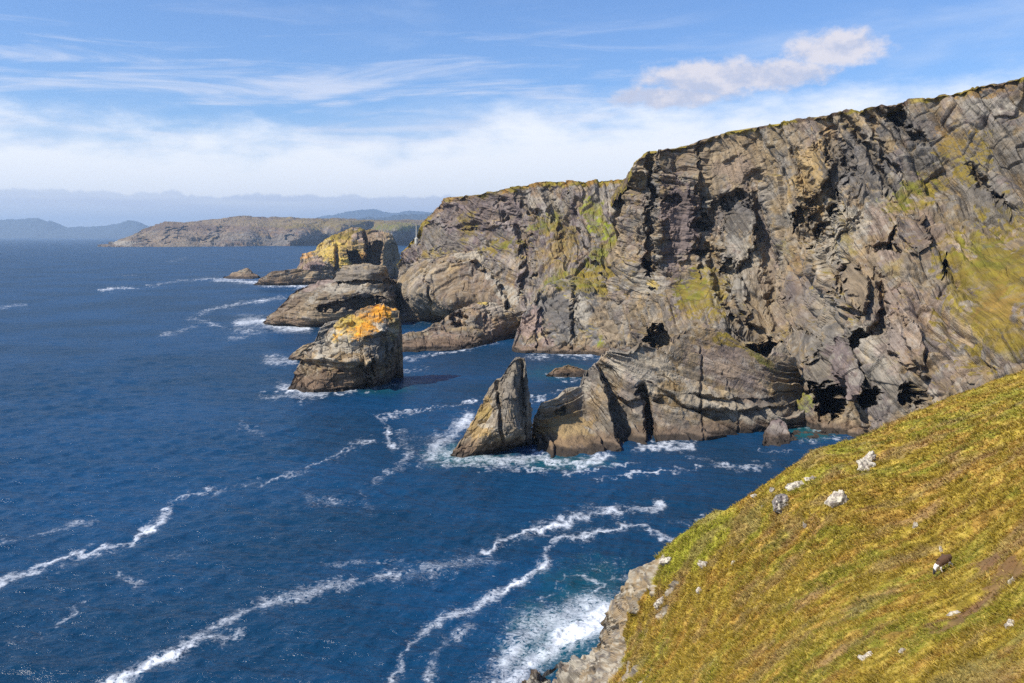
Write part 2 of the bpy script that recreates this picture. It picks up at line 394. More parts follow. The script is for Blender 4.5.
    gn = fbm(p/(7*max(1, ppm*1.6))+5, 4, seed+410)
    gmask = np.zeros_like(z)
    if grass: gmask = sst(up+(hn-.5)*.7, 1.02-grass*.5, 1.12-grass*.5)*sst(z, 5, 9)
    if back[0] == 'plateau':
        rows = np.zeros_like(z); rows[:nb] = 1
        k = int(10/step); dn = np.clip(1-(np.arange(p.shape[0])-nb)/k, 0, 1); rows = np.maximum(rows, dn[:, None]); gmask = np.maximum(gmask, sst(rows+(hn-.5)*.8, .35, .6))
    gc = PAL[gcol[0]]+(PAL[gcol[1]]-PAL[gcol[0]])*sst(gn, .42, .6)[..., None]; gc = gc*.72; gc = gc+(PAL['straw']*.7-gc)*(sst(hn, .55, .7)*.5)[..., None]
    c = c+(gc-c)*gmask[..., None]
    Uo, Vo = px(p)
    jit = (fbm(p/(6*max(.6, ppm*2)), 5, seed+500)-.5)*2
    jit2 = (fbm(p/(1.6*max(.6, ppm*2)), 3, seed+510)-.5)*2
    sp1 = sst(fbm(p/(1.1*max(.5, ppm*2)), 3, seed+520), .50, .60); sp2 = sst(fbm(p/(3.5*max(.5, ppm*2)), 3, seed+530), .46, .62)
    for (k, e, st_) in paint:
        x = ell(Uo, Vo, e); mk = sst(1.0-x+jit*1.1+jit2*.4, -.02, .16)*st_
        if k in ('green', 'lime', 'olive', 'rust', 'moss'):
            mk = mk*sst(up, -.25, .25)*.97
            col = PAL[k]*(.45+.45*gn[..., None]); col = col+(PAL['olive']*np.array([.62, .55, .8])-col)*(sst(hn, .42, .6)*.6)[..., None]; mk = mk*(1-.5*sst(sp2+jit2*.5, .6, 1.1))
        else: col = PAL[k]*(.8+.4*band[..., None])
        if k in ('orange', 'yellow', 'green', 'lime', 'olive', 'rust', 'moss'): kf = 1. if k in ('orange', 'yellow') else .3; mk = mk*(1-.55*sp1*kf)*(1-.4*sp2*kf)
        c = c+(col-c)*mk[..., None]
    if wet:
        m1 = sst(-z+(hn-.5)*wetz*.8, -wetz, -wetz*.6); c = mixc(c, 'brown', m1*.75)
        bz = max(1.8, wetz*.42); m2 = sst(-z+(hn-.5)*bz, -bz, -bz*.6); c = c+(np.array([.035, .027, .02])-c)*(m2*.88)[..., None]
    o = link_mesh(name, p.reshape(-1, 3), grid_quads(*p.shape[:2]), c, mat or M_ROCK)
    ba = o.data.attributes.new('bed', 'FLOAT_VECTOR', 'POINT'); ba.data.foreach_set('vector', bed.reshape(-1, 3).astype(np.float32).ravel())
    o['kind'] = 'structure'
    if keep: return o, p, n2, c, (Ua, Va), f, nb, (rmf if rm is not None else None)
    return o
FOAM = []     # strokes on the water: list of (points (u,v), width px, strength)
def thing_rock(o, label, cat, group=None):
    if 'kind' in o: del o['kind']
    return tag(o, label, cat, group)

#BODIES
# ================================================================== main cliff
rk_main = dict(size=13., amp=.62, th=4.2, lamp=.7, aniso=(1.2, 1.9, .9), warp=12., fine=.5, rib=.34)
body('cliff',
  cols=[(628, 184, 500, 597, 345, 500), (632, 174, 484, 600, 352), (637, 160, 476, 612, 354), (645, 154, 472, 630, 356), (652, 150, 468, 645, 358), (672, 147, 468, 660, 364), (690, 143, 462, 690, 374), (730, 131, 452, 730, 384),
        (775, 124, 440, 770, 405), (812, 117, 430, 800, 424), (850, 110, 418, 835, 432), (890, 104, 408, 862, 440), (930, 97, 395, 900, 446), (975, 86, 378, 940, 450), (1000, 80, 368, 985, 450), (1024, 77, 358, 1024, 450), (1110, 60, 330, 1110, 450), (1220, 45, 310, 1220, 450)],
  mids=[(614, 250, 505), (606, 300, 497), (636, 255, 468), (650, 215, 464), (690, 215, 458), (650, 270, 462), (700, 262, 452), (722, 318, 408), (690, 315, 425), (655, 300, 445), (660, 345, 430), (740, 200, 452), (745, 300, 428), (780, 180, 440), (760, 345, 395),
        (800, 240, 420), (800, 300, 395), (800, 350, 355), (790, 390, 318), (850, 170, 408), (835, 225, 388), (870, 215, 362), (850, 260, 345), (850, 320, 300), (850, 380, 284), (890, 205, 362), (920, 160, 385), (940, 200, 370), (900, 240, 334), (925, 290, 285), (880, 330, 283), (930, 350, 262),
        (960, 240, 320), (960, 300, 272), (985, 150, 362), (1000, 200, 345), (1010, 260, 290), (1010, 320, 245), (1000, 370, 225), (950, 400, 240), (1100, 200, 300), (1100, 330, 210)],
  fr=frame(72, 62), lay=(frame(50, 8), lambda u, v: sst(u, 722, 700)*sst(v, 320, 280)),
  back=('plateau', 160., .12), step=.72, seed=3, grass=.15, steep=.68, slabs=((1000, 275, 50, 64, 15), (955, 150, 26, 18, 0), (912, 200, 24, 14, -35), (700, 290, 18, 22, 0)), mat=M_CLIFF, rk=rk_main,
  base=(('tan', 1), ('grey', .8), ('purple', .55), ('slate', .5)),
  feats=[('step', [(657, 138), (655, 200), (650, 275)], 30, 18), ('step', [(700, 262), (698, 200), (694, 140)], 24, 9), ('groove', [(650, 152), (651, 200), (648, 270)], 5, 9),
         ('pit', (649, 268, 4.5, 9, 15), 16), ('pit', (671, 201, 13, 5, 0), 6), ('pit', (702, 222, 4, 8, 0), 8), ('pit', (698, 226, 9, 5, 10), 8), ('pit', (655, 338, 14, 12, 10), 30), ('pit', (700, 250, 10, 3, 0), 5),
         ('groove', [(706, 236), (712, 205), (722, 196), (735, 192), (748, 200)], 5, 8), ('pit', (728, 201, 14, 5, -25), 7), ('slab', (736, 234, 20, 36, 12), 7),
         ('groove', [(712, 250), (722, 290), (740, 320), (760, 340)], 9, 10), ('pit', (727, 268, 5, 9, 20), 8), ('groove', [(756, 180), (766, 240), (775, 300), (782, 340)], 13, 8),
         ('step', [(845, 180), (836, 215), (822, 230), (812, 250)], 30, 30), ('groove', [(850, 176), (832, 212), (820, 232)], 7, 12), ('pit', (801, 216, 7, 14, 25), 9), ('groove', [(795, 150), (815, 200), (822, 235)], 8, 7), ('groove', [(826, 130), (840, 150), (862, 185)], 7, 8),
         ('pit', (897, 117, 7, 10, 0), 11), ('groove', [(880, 110), (900, 130), (922, 140)], 6, 8), ('groove', [(845, 115), (870, 155), (892, 200)], 6, 7), ('groove', [(870, 118), (885, 160), (905, 185)], 5, 6), ('slab', (814, 172, 15, 30, 18), 6), ('slab', (682, 222, 13, 46, 0), 3), ('slab', (737, 305, 13, 30, -12), 4), ('slab', (797, 345, 22, 20, 30), 5), ('slab', (905, 345, 16, 30, -30), 4),
         ('pit', (765, 348, 20, 9, -5), 26), ('pit', (827, 401, 11, 19, -8), 34), ('pit', (806, 392, 16, 7, -20), 30), ('pit', (868, 396, 13, 8, -35), 20), ('pit', (910, 396, 13, 11, -40), 14), ('slab', (846, 368, 15, 36, -18), 8),
         ('pit', (833, 292, 9, 3, 20), 7), ('pit', (858, 341, 9, 9, 30), 13), ('groove', [(858, 345), (878, 325), (884, 305), (876, 270)], 5, 9), ('slab', (850, 286, 20, 24, 0), 7), ('groove', [(895, 232), (888, 250), (870, 250)], 4, 9), ('pit', (890, 248, 9, 4, 25), 8),
         ('pit', (946, 266, 4, 10, 10), 10), ('slab', (914, 234, 15, 24, -25), 6), ('groove', [(835, 255), (842, 280), (850, 300)], 5, 6), ('groove', [(970, 165), (990, 195), (1015, 215)], 6, 8), ('pit', (1003, 203, 8, 5, 30), 8), ('step', [(900, 300), (905, 350), (930, 395)], 30, 6)],
  paint=[('purple', (682, 225, 24, 65, 0), .8), ('grey', (650, 210, 8, 50, 5), .8), ('slate', (738, 215, 24, 26, 0), .75), ('pale', (740, 265, 22, 34, 20), .55), ('tan', (730, 165, 50, 26, -10), .7), ('ochre', (815, 170, 20, 34, 15), .55), ('pink', (735, 170, 20, 12, 0), .25),
         ('slate', (860, 165, 34, 40, 40), .75), ('pale', (838, 240, 22, 40, 35), .6), ('pale', (820, 300, 20, 20, 0), .35), ('slate', (905, 130, 34, 16, 0), .6), ('pale', (993, 105, 26, 10, 0), .5), ('grey', (1000, 150, 40, 30, 0), .7), ('grey', (985, 205, 40, 26, 35), .7),
         ('pale', (704, 215, 5, 30, 3), .7), ('pale', (711, 285, 4, 22, -20), .7), ('pale', (650, 285, 18, 12, 0), .6), ('tan', (770, 300, 22, 40, 0), .5), ('purple', (800, 290, 16, 30, 0), .4),
         ('grey', (828, 360, 26, 40, 0), .8), ('purple', (845, 370, 16, 34, -15), .8), ('pale', (880, 350, 30, 36, 20), .5), ('brown', (925, 235, 16, 24, 0), .5), ('tan', (860, 280, 26, 26, 0), .8), ('pink', (905, 330, 26, 40, 0), .3),
         ('olive', (700, 290, 24, 28, 20), 1), ('green', (690, 285, 16, 16, 0), .8), ('olive', (965, 155, 26, 22, 0), 1), ('rust', (955, 140, 22, 14, 0), .6), ('olive', (925, 190, 30, 14, -35), 1), ('green', (905, 195, 24, 12, -35), .9), ('olive', (985, 270, 44, 38, 20), 1), ('green', (1005, 265, 26, 22, 20), .7), ('olive', (1000, 290, 52, 66, 15), 1), ('green', (985, 250, 26, 18, 0), .6), ('rust', (1005, 315, 34, 26, 0), .7),
         ('olive', (1010, 340, 40, 30, 0), .8), ('olive', (845, 240, 10, 20, 0), .7), ('yellow', (652, 283, 6, 5, 0), .8), ('moss', (806, 405, 9, 14, 0), .9), ('green', (783, 250, 10, 10, 0), .5), ('rust', (800, 265, 14, 10, 0), .5), ('olive', (730, 355, 30, 12, 0), .8), ('rust', (1000, 90, 40, 5, -10), .8), ('olive', (890, 270, 14, 8, 0), .4)],
  gcol=('brown', 'olive'))
# folded fin in front of the cliff
fin_cols = [(532, 436, None, 532, 440), (534, 420, 262, 536, 448), (541, 405, 264, 542, 455), (556, 400, 268, 556, 459), (566, 392, 274, 566, 459), (580, 388, 280, 580, 456), (586, 371, 286, 592, 455), (597, 363, 289, 600, 453), (612, 349, 283, 610, 450), (628, 352, 285, 625, 448), (640, 343, 288, 640, 444),
            (655, 347, 290, 655, 444), (668, 354, 289, 668, 443), (674, 336, 296, 676, 442), (690, 327, 300, 690, 441), (705, 328, 300, 705, 440), (722, 330, 302, 722, 437), (740, 343, 301, 740, 434), (756, 352, 300, 752, 433), (768, 358, 300, 762, 431), (782, 344, 310, 775, 430), (798, 366, 306, 790, 428), (806, 388, 312, 800, 427), (814, 402, 305, 806, 426), (822, 418, 296, 812, 425)]
body('cliff', cols=fin_cols,
  mids=[(556, 425, 263), (580, 420, 268), (595, 400, 276), (620, 400, 275), (620, 425, 270), (605, 385, 280), (640, 390, 279), (636, 425, 272), (660, 400, 278), (690, 400, 279), (690, 370, 288), (730, 400, 282), (730, 370, 290), (770, 395, 288), (700, 425, 275), (785, 415, 284)],
  fr=frame(62, 24), back=('drop', 16.), step=.62, seed=21, grass=.0, fw=7., mat=M_FIN,
  rk=dict(size=6., amp=.2, th=2.2, lamp=.8, aniso=(2.6, 2.6, .8), warp=11., fine=.25, saw=1.8),
  base=(('tan', 1), ('pale', .5), ('purple', .45), ('grey', .4)),
  feats=[('step', [(597, 362), (608, 400), (622, 450)], 24, -12), ('groove', [(642, 385), (650, 420), (652, 446)], 6, 10), ('step', [(598, 372), (625, 402), (655, 398)], 16, 3), ('step', [(655, 385), (690, 408), (740, 412), (790, 404)], 14, 4), ('step', [(660, 370), (680, 392), (730, 400), (770, 398)], 10, 3),
         ('groove', [(701, 345), (702, 390), (703, 440)], 1.8, 1.6), ('groove', [(724, 370), (735, 400), (742, 435)], 1.5, .8), ('pit', (562, 412, 5, 4, 0), 3)],
  paint=[('tan', (560, 430, 34, 34, 0), .8), ('ochre', (565, 435, 30, 22, 0), .5), ('cream', (640, 365, 44, 16, 15), .5), ('cream', (580, 385, 16, 12, 0), .6), ('purple', (730, 365, 40, 26, 0), .45), ('cream', (700, 400, 44, 12, 10), .45), ('grey', (620, 425, 18, 24, 0), .6), ('olive', (728, 340, 16, 6, 15), 1), ('green', (765, 362, 20, 5, 35), .8), ('grey', (780, 410, 30, 14, 0), .4)])
# ================================================================== middle cliff
body('cliff', cols=[(398, 268, 760, 396, 322), (404, 250, 745, 400, 323), (412, 240, 735, 410, 322), (421, 226, 728, 425, 321), (431, 214, 720, 440, 320), (440, 204, 715, 455, 325), (453, 197, 700, 470, 330), (490, 191, 670, 495, 335), (520, 186, 650, 520, 340), (542, 181, 640, 540, 346), (580, 182, 620, 575, 350), (628, 178, 600, 610, 352), (700, 176, 590, 700, 352)],
  mids=[(430, 240, 700), (430, 260, 690), (480, 230, 665), (470, 260, 650), (520, 215, 640), (520, 270, 600), (560, 220, 620), (550, 270, 575), (580, 215, 605), (600, 230, 580), (600, 260, 560), (580, 285, 540), (545, 300, 560), (610, 290, 530), (590, 320, 505)],
  fr=frame(10, 20), lay=(frame(70, 60), lambda u, v: sst(u, 500, 540)), back=('plateau', 250., .03), step=.62, seed=41, grass=.12, mat=M_CLIFF,
  rk=dict(size=15., amp=.75, th=4.5, lamp=1.0, aniso=(2.2, 1.6, .7), warp=20., fine=.5),
  base=(('purple', 1), ('grey', .7), ('tan', .5), ('pale', .3)),
  feats=[('groove', [(503, 205), (522, 235), (530, 270), (528, 300)], 9, 14), ('groove', [(545, 190), (562, 225), (560, 260)], 7, 9), ('step', [(572, 200), (580, 240), (600, 268)], 22, 14), ('groove', [(515, 195), (530, 212), (548, 218)], 5, 10), ('bump', (595, 320, 20, 30, 0), 8), ('step', [(415, 262), (450, 262), (490, 258)], 14, -7), ('groove', [(420, 220), (470, 225), (520, 222)], 4, -5)],
  paint=[('tan', (620, 240, 14, 60, 5), .8), ('pale', (545, 205, 24, 12, 20), .5), ('pale', (620, 200, 14, 14, 0), .6), ('purple', (470, 215, 50, 26, 0), .6), ('grey', (440, 240, 30, 16, 0), .5), ('lime', (592, 207, 13, 14, 25), 1), ('moss', (604, 228, 16, 12, 40), 1), ('lime', (596, 262, 30, 8, -55), .9), ('green', (550, 222, 22, 8, -20), .9), ('olive', (560, 245, 14, 26, 10), .7), ('olive', (495, 247, 26, 7, -8), 1), ('green', (505, 244, 14, 4, -10), .8),
         ('olive', (470, 228, 10, 16, 0), .8), ('olive', (435, 255, 16, 6, 0), .8), ('olive', (585, 280, 36, 12, -20), 1), ('green', (560, 280, 20, 8, -15), .8), ('olive', (580, 300, 8, 14, 0), .6), ('ochre', (555, 250, 16, 16, 0), .4), ('moss', (602, 343, 6, 9, 0), .9)], gcol=('olive', 'rust'))
body('cliff', cols=[(512, 350, None, 512, 351), (516, 338, 492, 516, 352), (522, 322, 498, 526, 353), (530, 305, 508, 540, 353), (541, 290, 520, 552, 354), (556, 282, 530, 566, 354), (575, 278, 538, 580, 354), (596, 282, 535, 598, 355), (612, 290, 530, 612, 356), (632, 300, 520, 630, 357)],
  mids=[(545, 325, 492), (570, 310, 496), (575, 335, 482), (600, 320, 490)], fr=frame(30, 20), back=('drop', 30.), step=.6, seed=55, grass=.1,
  rk=dict(size=9., amp=.8, th=4., lamp=1.1, aniso=(1.4, 1.2, .9), warp=10., fine=.35), base=(('slate', 1), ('grey', .7), ('tan', .6)),
  feats=[('groove', [(574, 290), (573, 350)], 4, 8), ('groove', [(545, 330), (553, 345)], 5, 6), ('step', [(540, 292), (535, 340)], 14, -6)],
  paint=[('slate', (550, 310, 16, 20, 0), .8), ('pink', (530, 325, 12, 20, 20), .6), ('tan', (610, 325, 18, 26, 0), .7), ('olive', (590, 285, 34, 8, 0), 1), ('green', (570, 283, 24, 4, 0), .7), ('pale', (582, 312, 6, 16, 0), .6), ('moss', (600, 344, 6, 9, 0), .9), ('pink', (540, 345, 12, 6, 0), .5)])
# domed rock with pale arching bed
body('cliff', cols=[(392, 312, None, 392, 318), (396, 285, 640, 398, 319), (408, 270, 650, 412, 320), (430, 258, 655, 432, 321), (455, 251, 655, 455, 322), (480, 250, 650, 480, 324), (502, 252, 645, 505, 330), (520, 260, 635, 520, 335), (529, 276, 620, 530, 338), (534, 300, 590, 534, 340)],
  mids=[(410, 295, 628), (440, 285, 622), (480, 280, 618), (505, 275, 618), (500, 305, 585), (450, 310, 610), (520, 300, 575)], fr=frame(0, 78), back=('drop', 60.), step=.6, seed=61, grass=.0,
  rk=dict(size=14., amp=.45, th=5., lamp=.5, aniso=(1.6, 2.2, .8), warp=10., fine=.35), base=(('tan', 1), ('purple', .5), ('pale', .3)),
  feats=[('step', [(440, 262), (470, 262), (495, 275), (505, 300), (508, 325)], 16, -14, 2), ('groove', [(470, 252), (505, 262), (519, 285), (522, 310)], 4, 6), ('groove', [(425, 265), (432, 320)], 3, 4)],
  paint=[('brown', (470, 290, 34, 22, 10), .45), ('pale', (505, 278, 16, 24, -25), .85), ('pale', (480, 257, 30, 5, 5), .7), ('pale', (522, 260, 8, 26, -15), .6), ('grey', (415, 300, 16, 18, 0), .3), ('olive', (498, 246, 24, 5, 0), .9)])
# low shelf at its foot
body('cliff', cols=[(394, 350, None, 394, 351), (398, 338, 495, 400, 352), (412, 332, 500, 412, 352), (425, 330, 505, 425, 352), (440, 320, 520, 442, 351), (458, 308, 535, 458, 350), (476, 302, 545, 472, 348), (492, 303, 550, 486, 345), (505, 310, 545, 498, 341), (515, 312, 540, 512, 338), (530, 310, 540, 528, 336), (545, 318, 535, 545, 336)],
  mids=[(440, 338, 500), (470, 328, 515), (490, 325, 528)], fr=frame(15, 12), back=('drop', 25.), step=.6, seed=66, rk=dict(size=8., amp=.7, th=2.5, lamp=.9, aniso=(1.6, 1.4, .6), warp=8., fine=.35),
  base=(('tan', 1), ('pink', .5), ('grey', .6)), paint=[('pale', (500, 308, 20, 8, 0), .6), ('brown', (440, 345, 50, 7, 0), .7), ('yellow', (482, 303, 5, 2, 0), .8)], feats=[('pit', (460, 318, 9, 6, 0), 8), ('groove', [(462, 308), (461, 325)], 3, 5), ('groove', [(488, 306), (487, 330)], 3, 5)], wetz=7)
# ================================================================== sea stacks
o = body('sea_stack', cols=[(289, 387, None, 289, 389), (292, 380, 366, 298, 391), (297, 368, 366, 306, 393), (303, 354, 367, 314, 393), (307, 347, 366, 320, 393), (325, 344, 365, 328, 392), (327, 332, 370, 334, 392), (331, 328, 371, 338, 391), (339, 320, 372, 343, 391), (347, 314, 373, 348, 390), (355, 312, 374, 352, 390), (365, 308, 376, 357, 389), (373, 306, 377, 361, 389), (381, 303, 377, 365, 388), (386, 307, 377, 369, 387), (399, 312, 378, 374, 386), (397.5, 328, 377, 380, 385), (394.5, 346, 377, 384, 384), (393, 362, 377, 388, 382), (391, 378, 377, 391, 381.5)],
  mids=[(320, 370, 356), (345, 370, 354), (340, 345, 360), (365, 345, 361), (368, 330, 364), (350, 325, 367), (380, 330, 366), (380, 360, 364), (365, 370, 356), (376, 372, 364)], fr=frame(12, 8), back=('drop', 14.), step=.45, seed=71, fw=4.,
  rk=dict(size=5.5, amp=.85, th=2.6, lamp=.7, aniso=(1.3, 1.2, .9), warp=4., fine=.3, rib=.05), base=(('tan', 1), ('grey', .4), ('brown', .6)),
  feats=[('step', [(300, 360), (325, 362), (360, 364), (385, 366)], 14, 5, 2), ('step', [(364, 352), (366, 372), (370, 388)], 14, 8), ('pit', (371, 370, 5, 13, 0), 8), ('groove', [(382, 335), (386, 360)], 4, 4), ('step', [(362, 345), (366, 338), (380, 333), (392, 336)], 10, 3)],
  paint=[('cream', (340, 345, 40, 16, 0), .6), ('grey', (376, 345, 17, 13, 0), .85), ('slate', (316, 340, 8, 14, 0), .0), ('brown', (335, 378, 50, 12, 0), .75), ('orange', (365, 321, 27, 11, -28), 1), ('orange', (383, 311, 9, 8, 0), .9), ('yellow', (346, 321, 14, 8, 0), .9), ('yellow', (355, 330, 20, 10, -20), .45), ('orange', (362, 333, 13, 7, -35), 1), ('cream', (384, 327, 12, 3, 20), .8), ('yellow', (392, 325, 5, 12, 0), .4)], wetz=5)
thing_rock(o, 'blocky sea stack with bright orange lichen covering its sloping top', 'sea stack')
o = body('sea_stack', cols=[(262, 322, None, 262, 323), (270, 316, 622, 275, 326), (280, 306, 625, 285, 326), (291, 293, 630, 300, 327), (298, 287, 632, 312, 327), (316, 283, 636, 330, 326), (320, 278, 640, 340, 325), (332, 276, 642, 350, 324), (345, 267, 645, 360, 323), (368, 265, 645, 370, 322), (384, 266, 645, 378, 322), (390, 277, 665, 384, 321), (398, 281, 675, 390, 320), (404, 296, 682, 400, 319), (405, 312, 684, 404, 318)],
  mids=[(300, 305, 612), (320, 295, 618), (350, 285, 626), (350, 295, 618), (345, 315, 610), (375, 295, 620), (370, 275, 632), (390, 300, 622)], fr=frame(0, -4), back=('drop', 22.), step=.45, seed=82, fw=4.,
  rk=dict(size=8., amp=.55, th=4., lamp=1.3, aniso=(2.4, 1.8, .7), warp=5., fine=.35), base=(('tan', 1), ('purple', .5), ('grey', .4)),
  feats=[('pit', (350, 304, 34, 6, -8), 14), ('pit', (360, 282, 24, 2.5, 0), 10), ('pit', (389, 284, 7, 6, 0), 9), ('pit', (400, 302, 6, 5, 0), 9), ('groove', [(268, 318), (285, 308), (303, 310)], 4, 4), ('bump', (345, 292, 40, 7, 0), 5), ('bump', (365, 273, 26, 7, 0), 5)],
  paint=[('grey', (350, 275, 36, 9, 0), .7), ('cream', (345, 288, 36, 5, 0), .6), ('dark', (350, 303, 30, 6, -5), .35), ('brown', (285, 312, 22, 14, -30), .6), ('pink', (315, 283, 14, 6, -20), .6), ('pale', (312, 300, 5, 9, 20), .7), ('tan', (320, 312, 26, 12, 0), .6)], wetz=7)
thing_rock(o, 'long flat-topped sea stack with layered grey ledges just behind the orange-topped one', 'sea stack')
o = body('sea_stack', cols=[(297, 268, 1080, 297, 281), (300, 262, 1085, 300, 281), (302, 253, 1090, 305, 281), (315, 251, 1092, 316, 280), (322, 242, 1094, 322, 280), (332, 235, 1096, 332, 280), (343, 233, 1096, 343, 280), (352, 227, 1098, 352, 280), (360, 228, 1098, 360, 280), (366, 232, 1098, 366, 280), (370, 229, 1098, 370, 280), (378, 231, 1096, 377, 280), (392, 236, 1094, 388, 280), (397, 245, 1092, 392, 279), (399, 256, 1090, 398, 278), (404, 264, 1090, 403, 277), (406, 270, 1090, 406, 276)],
  mids=[(310, 262, 1070), (325, 255, 1072), (345, 250, 1074), (352, 240, 1084), (362, 255, 1085), (385, 245, 1082), (385, 262, 1078), (345, 268, 1066)], fr=frame(20, 25), back=('drop', 40.), step=.4, seed=93, fw=4., ysc=1.165, push=8.,
  rk=dict(size=12., amp=.7, th=6., lamp=1.2, aniso=(1.3, 1.2, .8), warp=9., fine=.6), base=(('tan', 1), ('pink', .5), ('brown', .4)),
  feats=[('pit', (355, 258, 7, 10, -25), 60), ('pit', (373, 256, 9, 17, 20), 60), ('groove', [(337, 247), (337, 270)], 3, 14), ('groove', [(365, 232), (366, 250)], 3, 14), ('bump', (367, 255, 3, 14, 0), 8)],
  paint=[('ochre', (345, 252, 22, 16, 0), .9), ('yellow', (325, 250, 16, 14, 0), .75), ('yellow', (345, 262, 14, 6, 0), .7), ('orange', (360, 262, 5, 10, 0), .5), ('pink', (312, 268, 18, 9, 0), .8), ('tan', (388, 248, 12, 14, 0), .9), ('olive', (350, 233, 20, 5, -15), .9), ('orange', (307, 256, 8, 6, 0), .6), ('brown', (368, 252, 4, 20, 0), .6)], wetz=10)
thing_rock(o, 'tall yellow-stained sea stack split by dark clefts in front of the far headland', 'sea stack')
o = body('sea_stack', cols=[(451, 455, None, 450, 456), (460, 441, 250, 462, 457), (468, 428, 252, 472, 457), (477, 414, 253, 480, 456), (484, 400, 254, 488, 455), (492, 386, 255, 494, 453), (495, 380, 255.5, 500, 452), (502, 377, 256, 504, 451), (510, 362, 257, 508, 450), (517, 356, 257.5, 513, 449), (525, 358, 257.5, 517, 448), (527, 372, 257.5, 520, 447), (528, 390, 258, 523, 446), (530, 410, 259, 526, 445), (531, 430, 260, 529, 444), (531.5, 441, None, 531, 443)],
  mids=[(480, 440, 246), (500, 425, 246.5), (512, 400, 250), (515, 420, 248), (505, 390, 252), (518, 375, 254.5), (519, 430, 248)], fr=frame(-20, 72), back=('drop', 6.), step=.45, seed=101, fw=4.,
  rk=dict(size=4., amp=.62, th=2.2, lamp=.5, aniso=(1.0, 1.5, .8), warp=5., fine=.18), base=(('tan', 1), ('grey', .5), ('pale', .3)),
  feats=[('step', [(524, 360), (524, 400), (527, 440)], 9, 6), ('groove', [(497, 382), (500, 415), (503, 445)], 3, 2.5), ('pit', (499, 398, 3, 7, 0), 2)],
  paint=[('ochre', (478, 420, 13, 18, 20), .65), ('yellow', (483, 415, 8, 7, 0), .35), ('cream', (485, 425, 8, 3, 0), .6), ('grey', (512, 395, 14, 36, 0), .55), ('brown', (480, 448, 36, 9, 0), .6)])
thing_rock(o, 'narrow pointed rock pinnacle rising from white surf beside the folded cliff', 'sea stack')

def islet(cols, label, seed, base=(('tan', 1), ('brown', .6)), drop=8., cat='rock', paint=(), size=4., wetz=4):
    o = body('sea_rock', cols=cols, mids=[], fr=frame(seed*37, 20), back=('drop', drop), step=.4, seed=seed, under=3.,
             rk=dict(size=size, amp=.6, th=1.6, lamp=.5, aniso=(1.5, 1.2, .8), warp=4., fine=.2), base=base, paint=paint, wetz=wetz)
    return thing_rock(o, label, cat)
islet([(288, 358, None, 288, 359), (294, 352, 430, 296, 361), (304, 345, 436, 306, 362), (318, 341, 440, 320, 362), (335, 342, 440, 335, 362)], 'low brown rock shelf behind the left foot of the orange-topped stack', 201)
islet([(314, 352, 385, 314, 370), (315, 340, 388, 318, 370), (320, 329, 390, 322, 370), (328, 322, 392, 328, 370), (338, 320, 394, 338, 370)], 'smooth pale grey boulder leaning behind the orange-topped stack', 202, base=(('grey', 1), ('pale', .7)), wetz=1)
islet([(223, 277, None, 223, 278), (230, 274, 1350, 230, 279), (238, 270, 1352, 238, 279), (247, 268, 1354, 247, 279), (252, 272, 1352, 252, 279), (258, 277, None, 258, 278)], 'small dark islet alone in the sea left of the yellow-stained stack', 203, size=10., drop=20., wetz=9)
islet([(255, 284, None, 255, 285), (262, 278, 1120, 264, 285.5), (272, 271, 1130, 274, 285.5), (285, 270, 1135, 288, 285.5), (300, 269, 1135, 300, 285), (318, 272, 1130, 318, 285), (332, 275, 1180, 332, 284), (345, 277, 1200, 345, 283)], 'low dark rock shelf running out from the foot of the yellow-stained stack', 204, size=12., drop=25., wetz=10)
islet([(546, 375, None, 546, 376), (556, 369, 393, 556, 377), (568, 364, 397, 568, 377), (578, 366, 397, 580, 377), (590, 372, 392, 590, 376)], 'flat wave-washed rock in the channel between pinnacle and cliff', 205, wetz=5, base=(('brown', 1), ('grey', .5)))
islet([(764, 444, None, 764, 446), (766, 430, 272, 769, 448), (772, 422, 275, 776, 449), (780, 420, 276, 783, 448), (787, 427, 274, 789, 446), (791, 439, None, 791, 441)], 'rounded purple-grey rock at the mouth of the cove', 206, base=(('purple', 1), ('grey', .6)), size=3., drop=5., wetz=2)
islet([(784, 438, None, 784, 441), (795, 432, 278, 796, 440), (812, 431, 279, 812, 438), (828, 429, 280, 828, 436), (845, 430, 280, 845, 435)], 'low brown rock ledge in front of the cove cave', 207, size=3., drop=3., wetz=3)
islet([(822, 432, None, 822, 434), (828, 420, 287, 830, 435), (838, 422, 288, 838, 435), (844, 432, 285, 845, 434)], 'pale wedge-shaped boulder beside the cave mouth', 208, base=(('cream', 1), ('tan', .6)), size=3., drop=4., wetz=1.5)
islet([(590, 352, None, 590, 354), (598, 348, 466, 598, 356), (610, 346, 470, 610, 357), (620, 350, 468, 620, 357)], 'brown rock ledge at the cliff foot behind the folded rocks', 209, wetz=6)
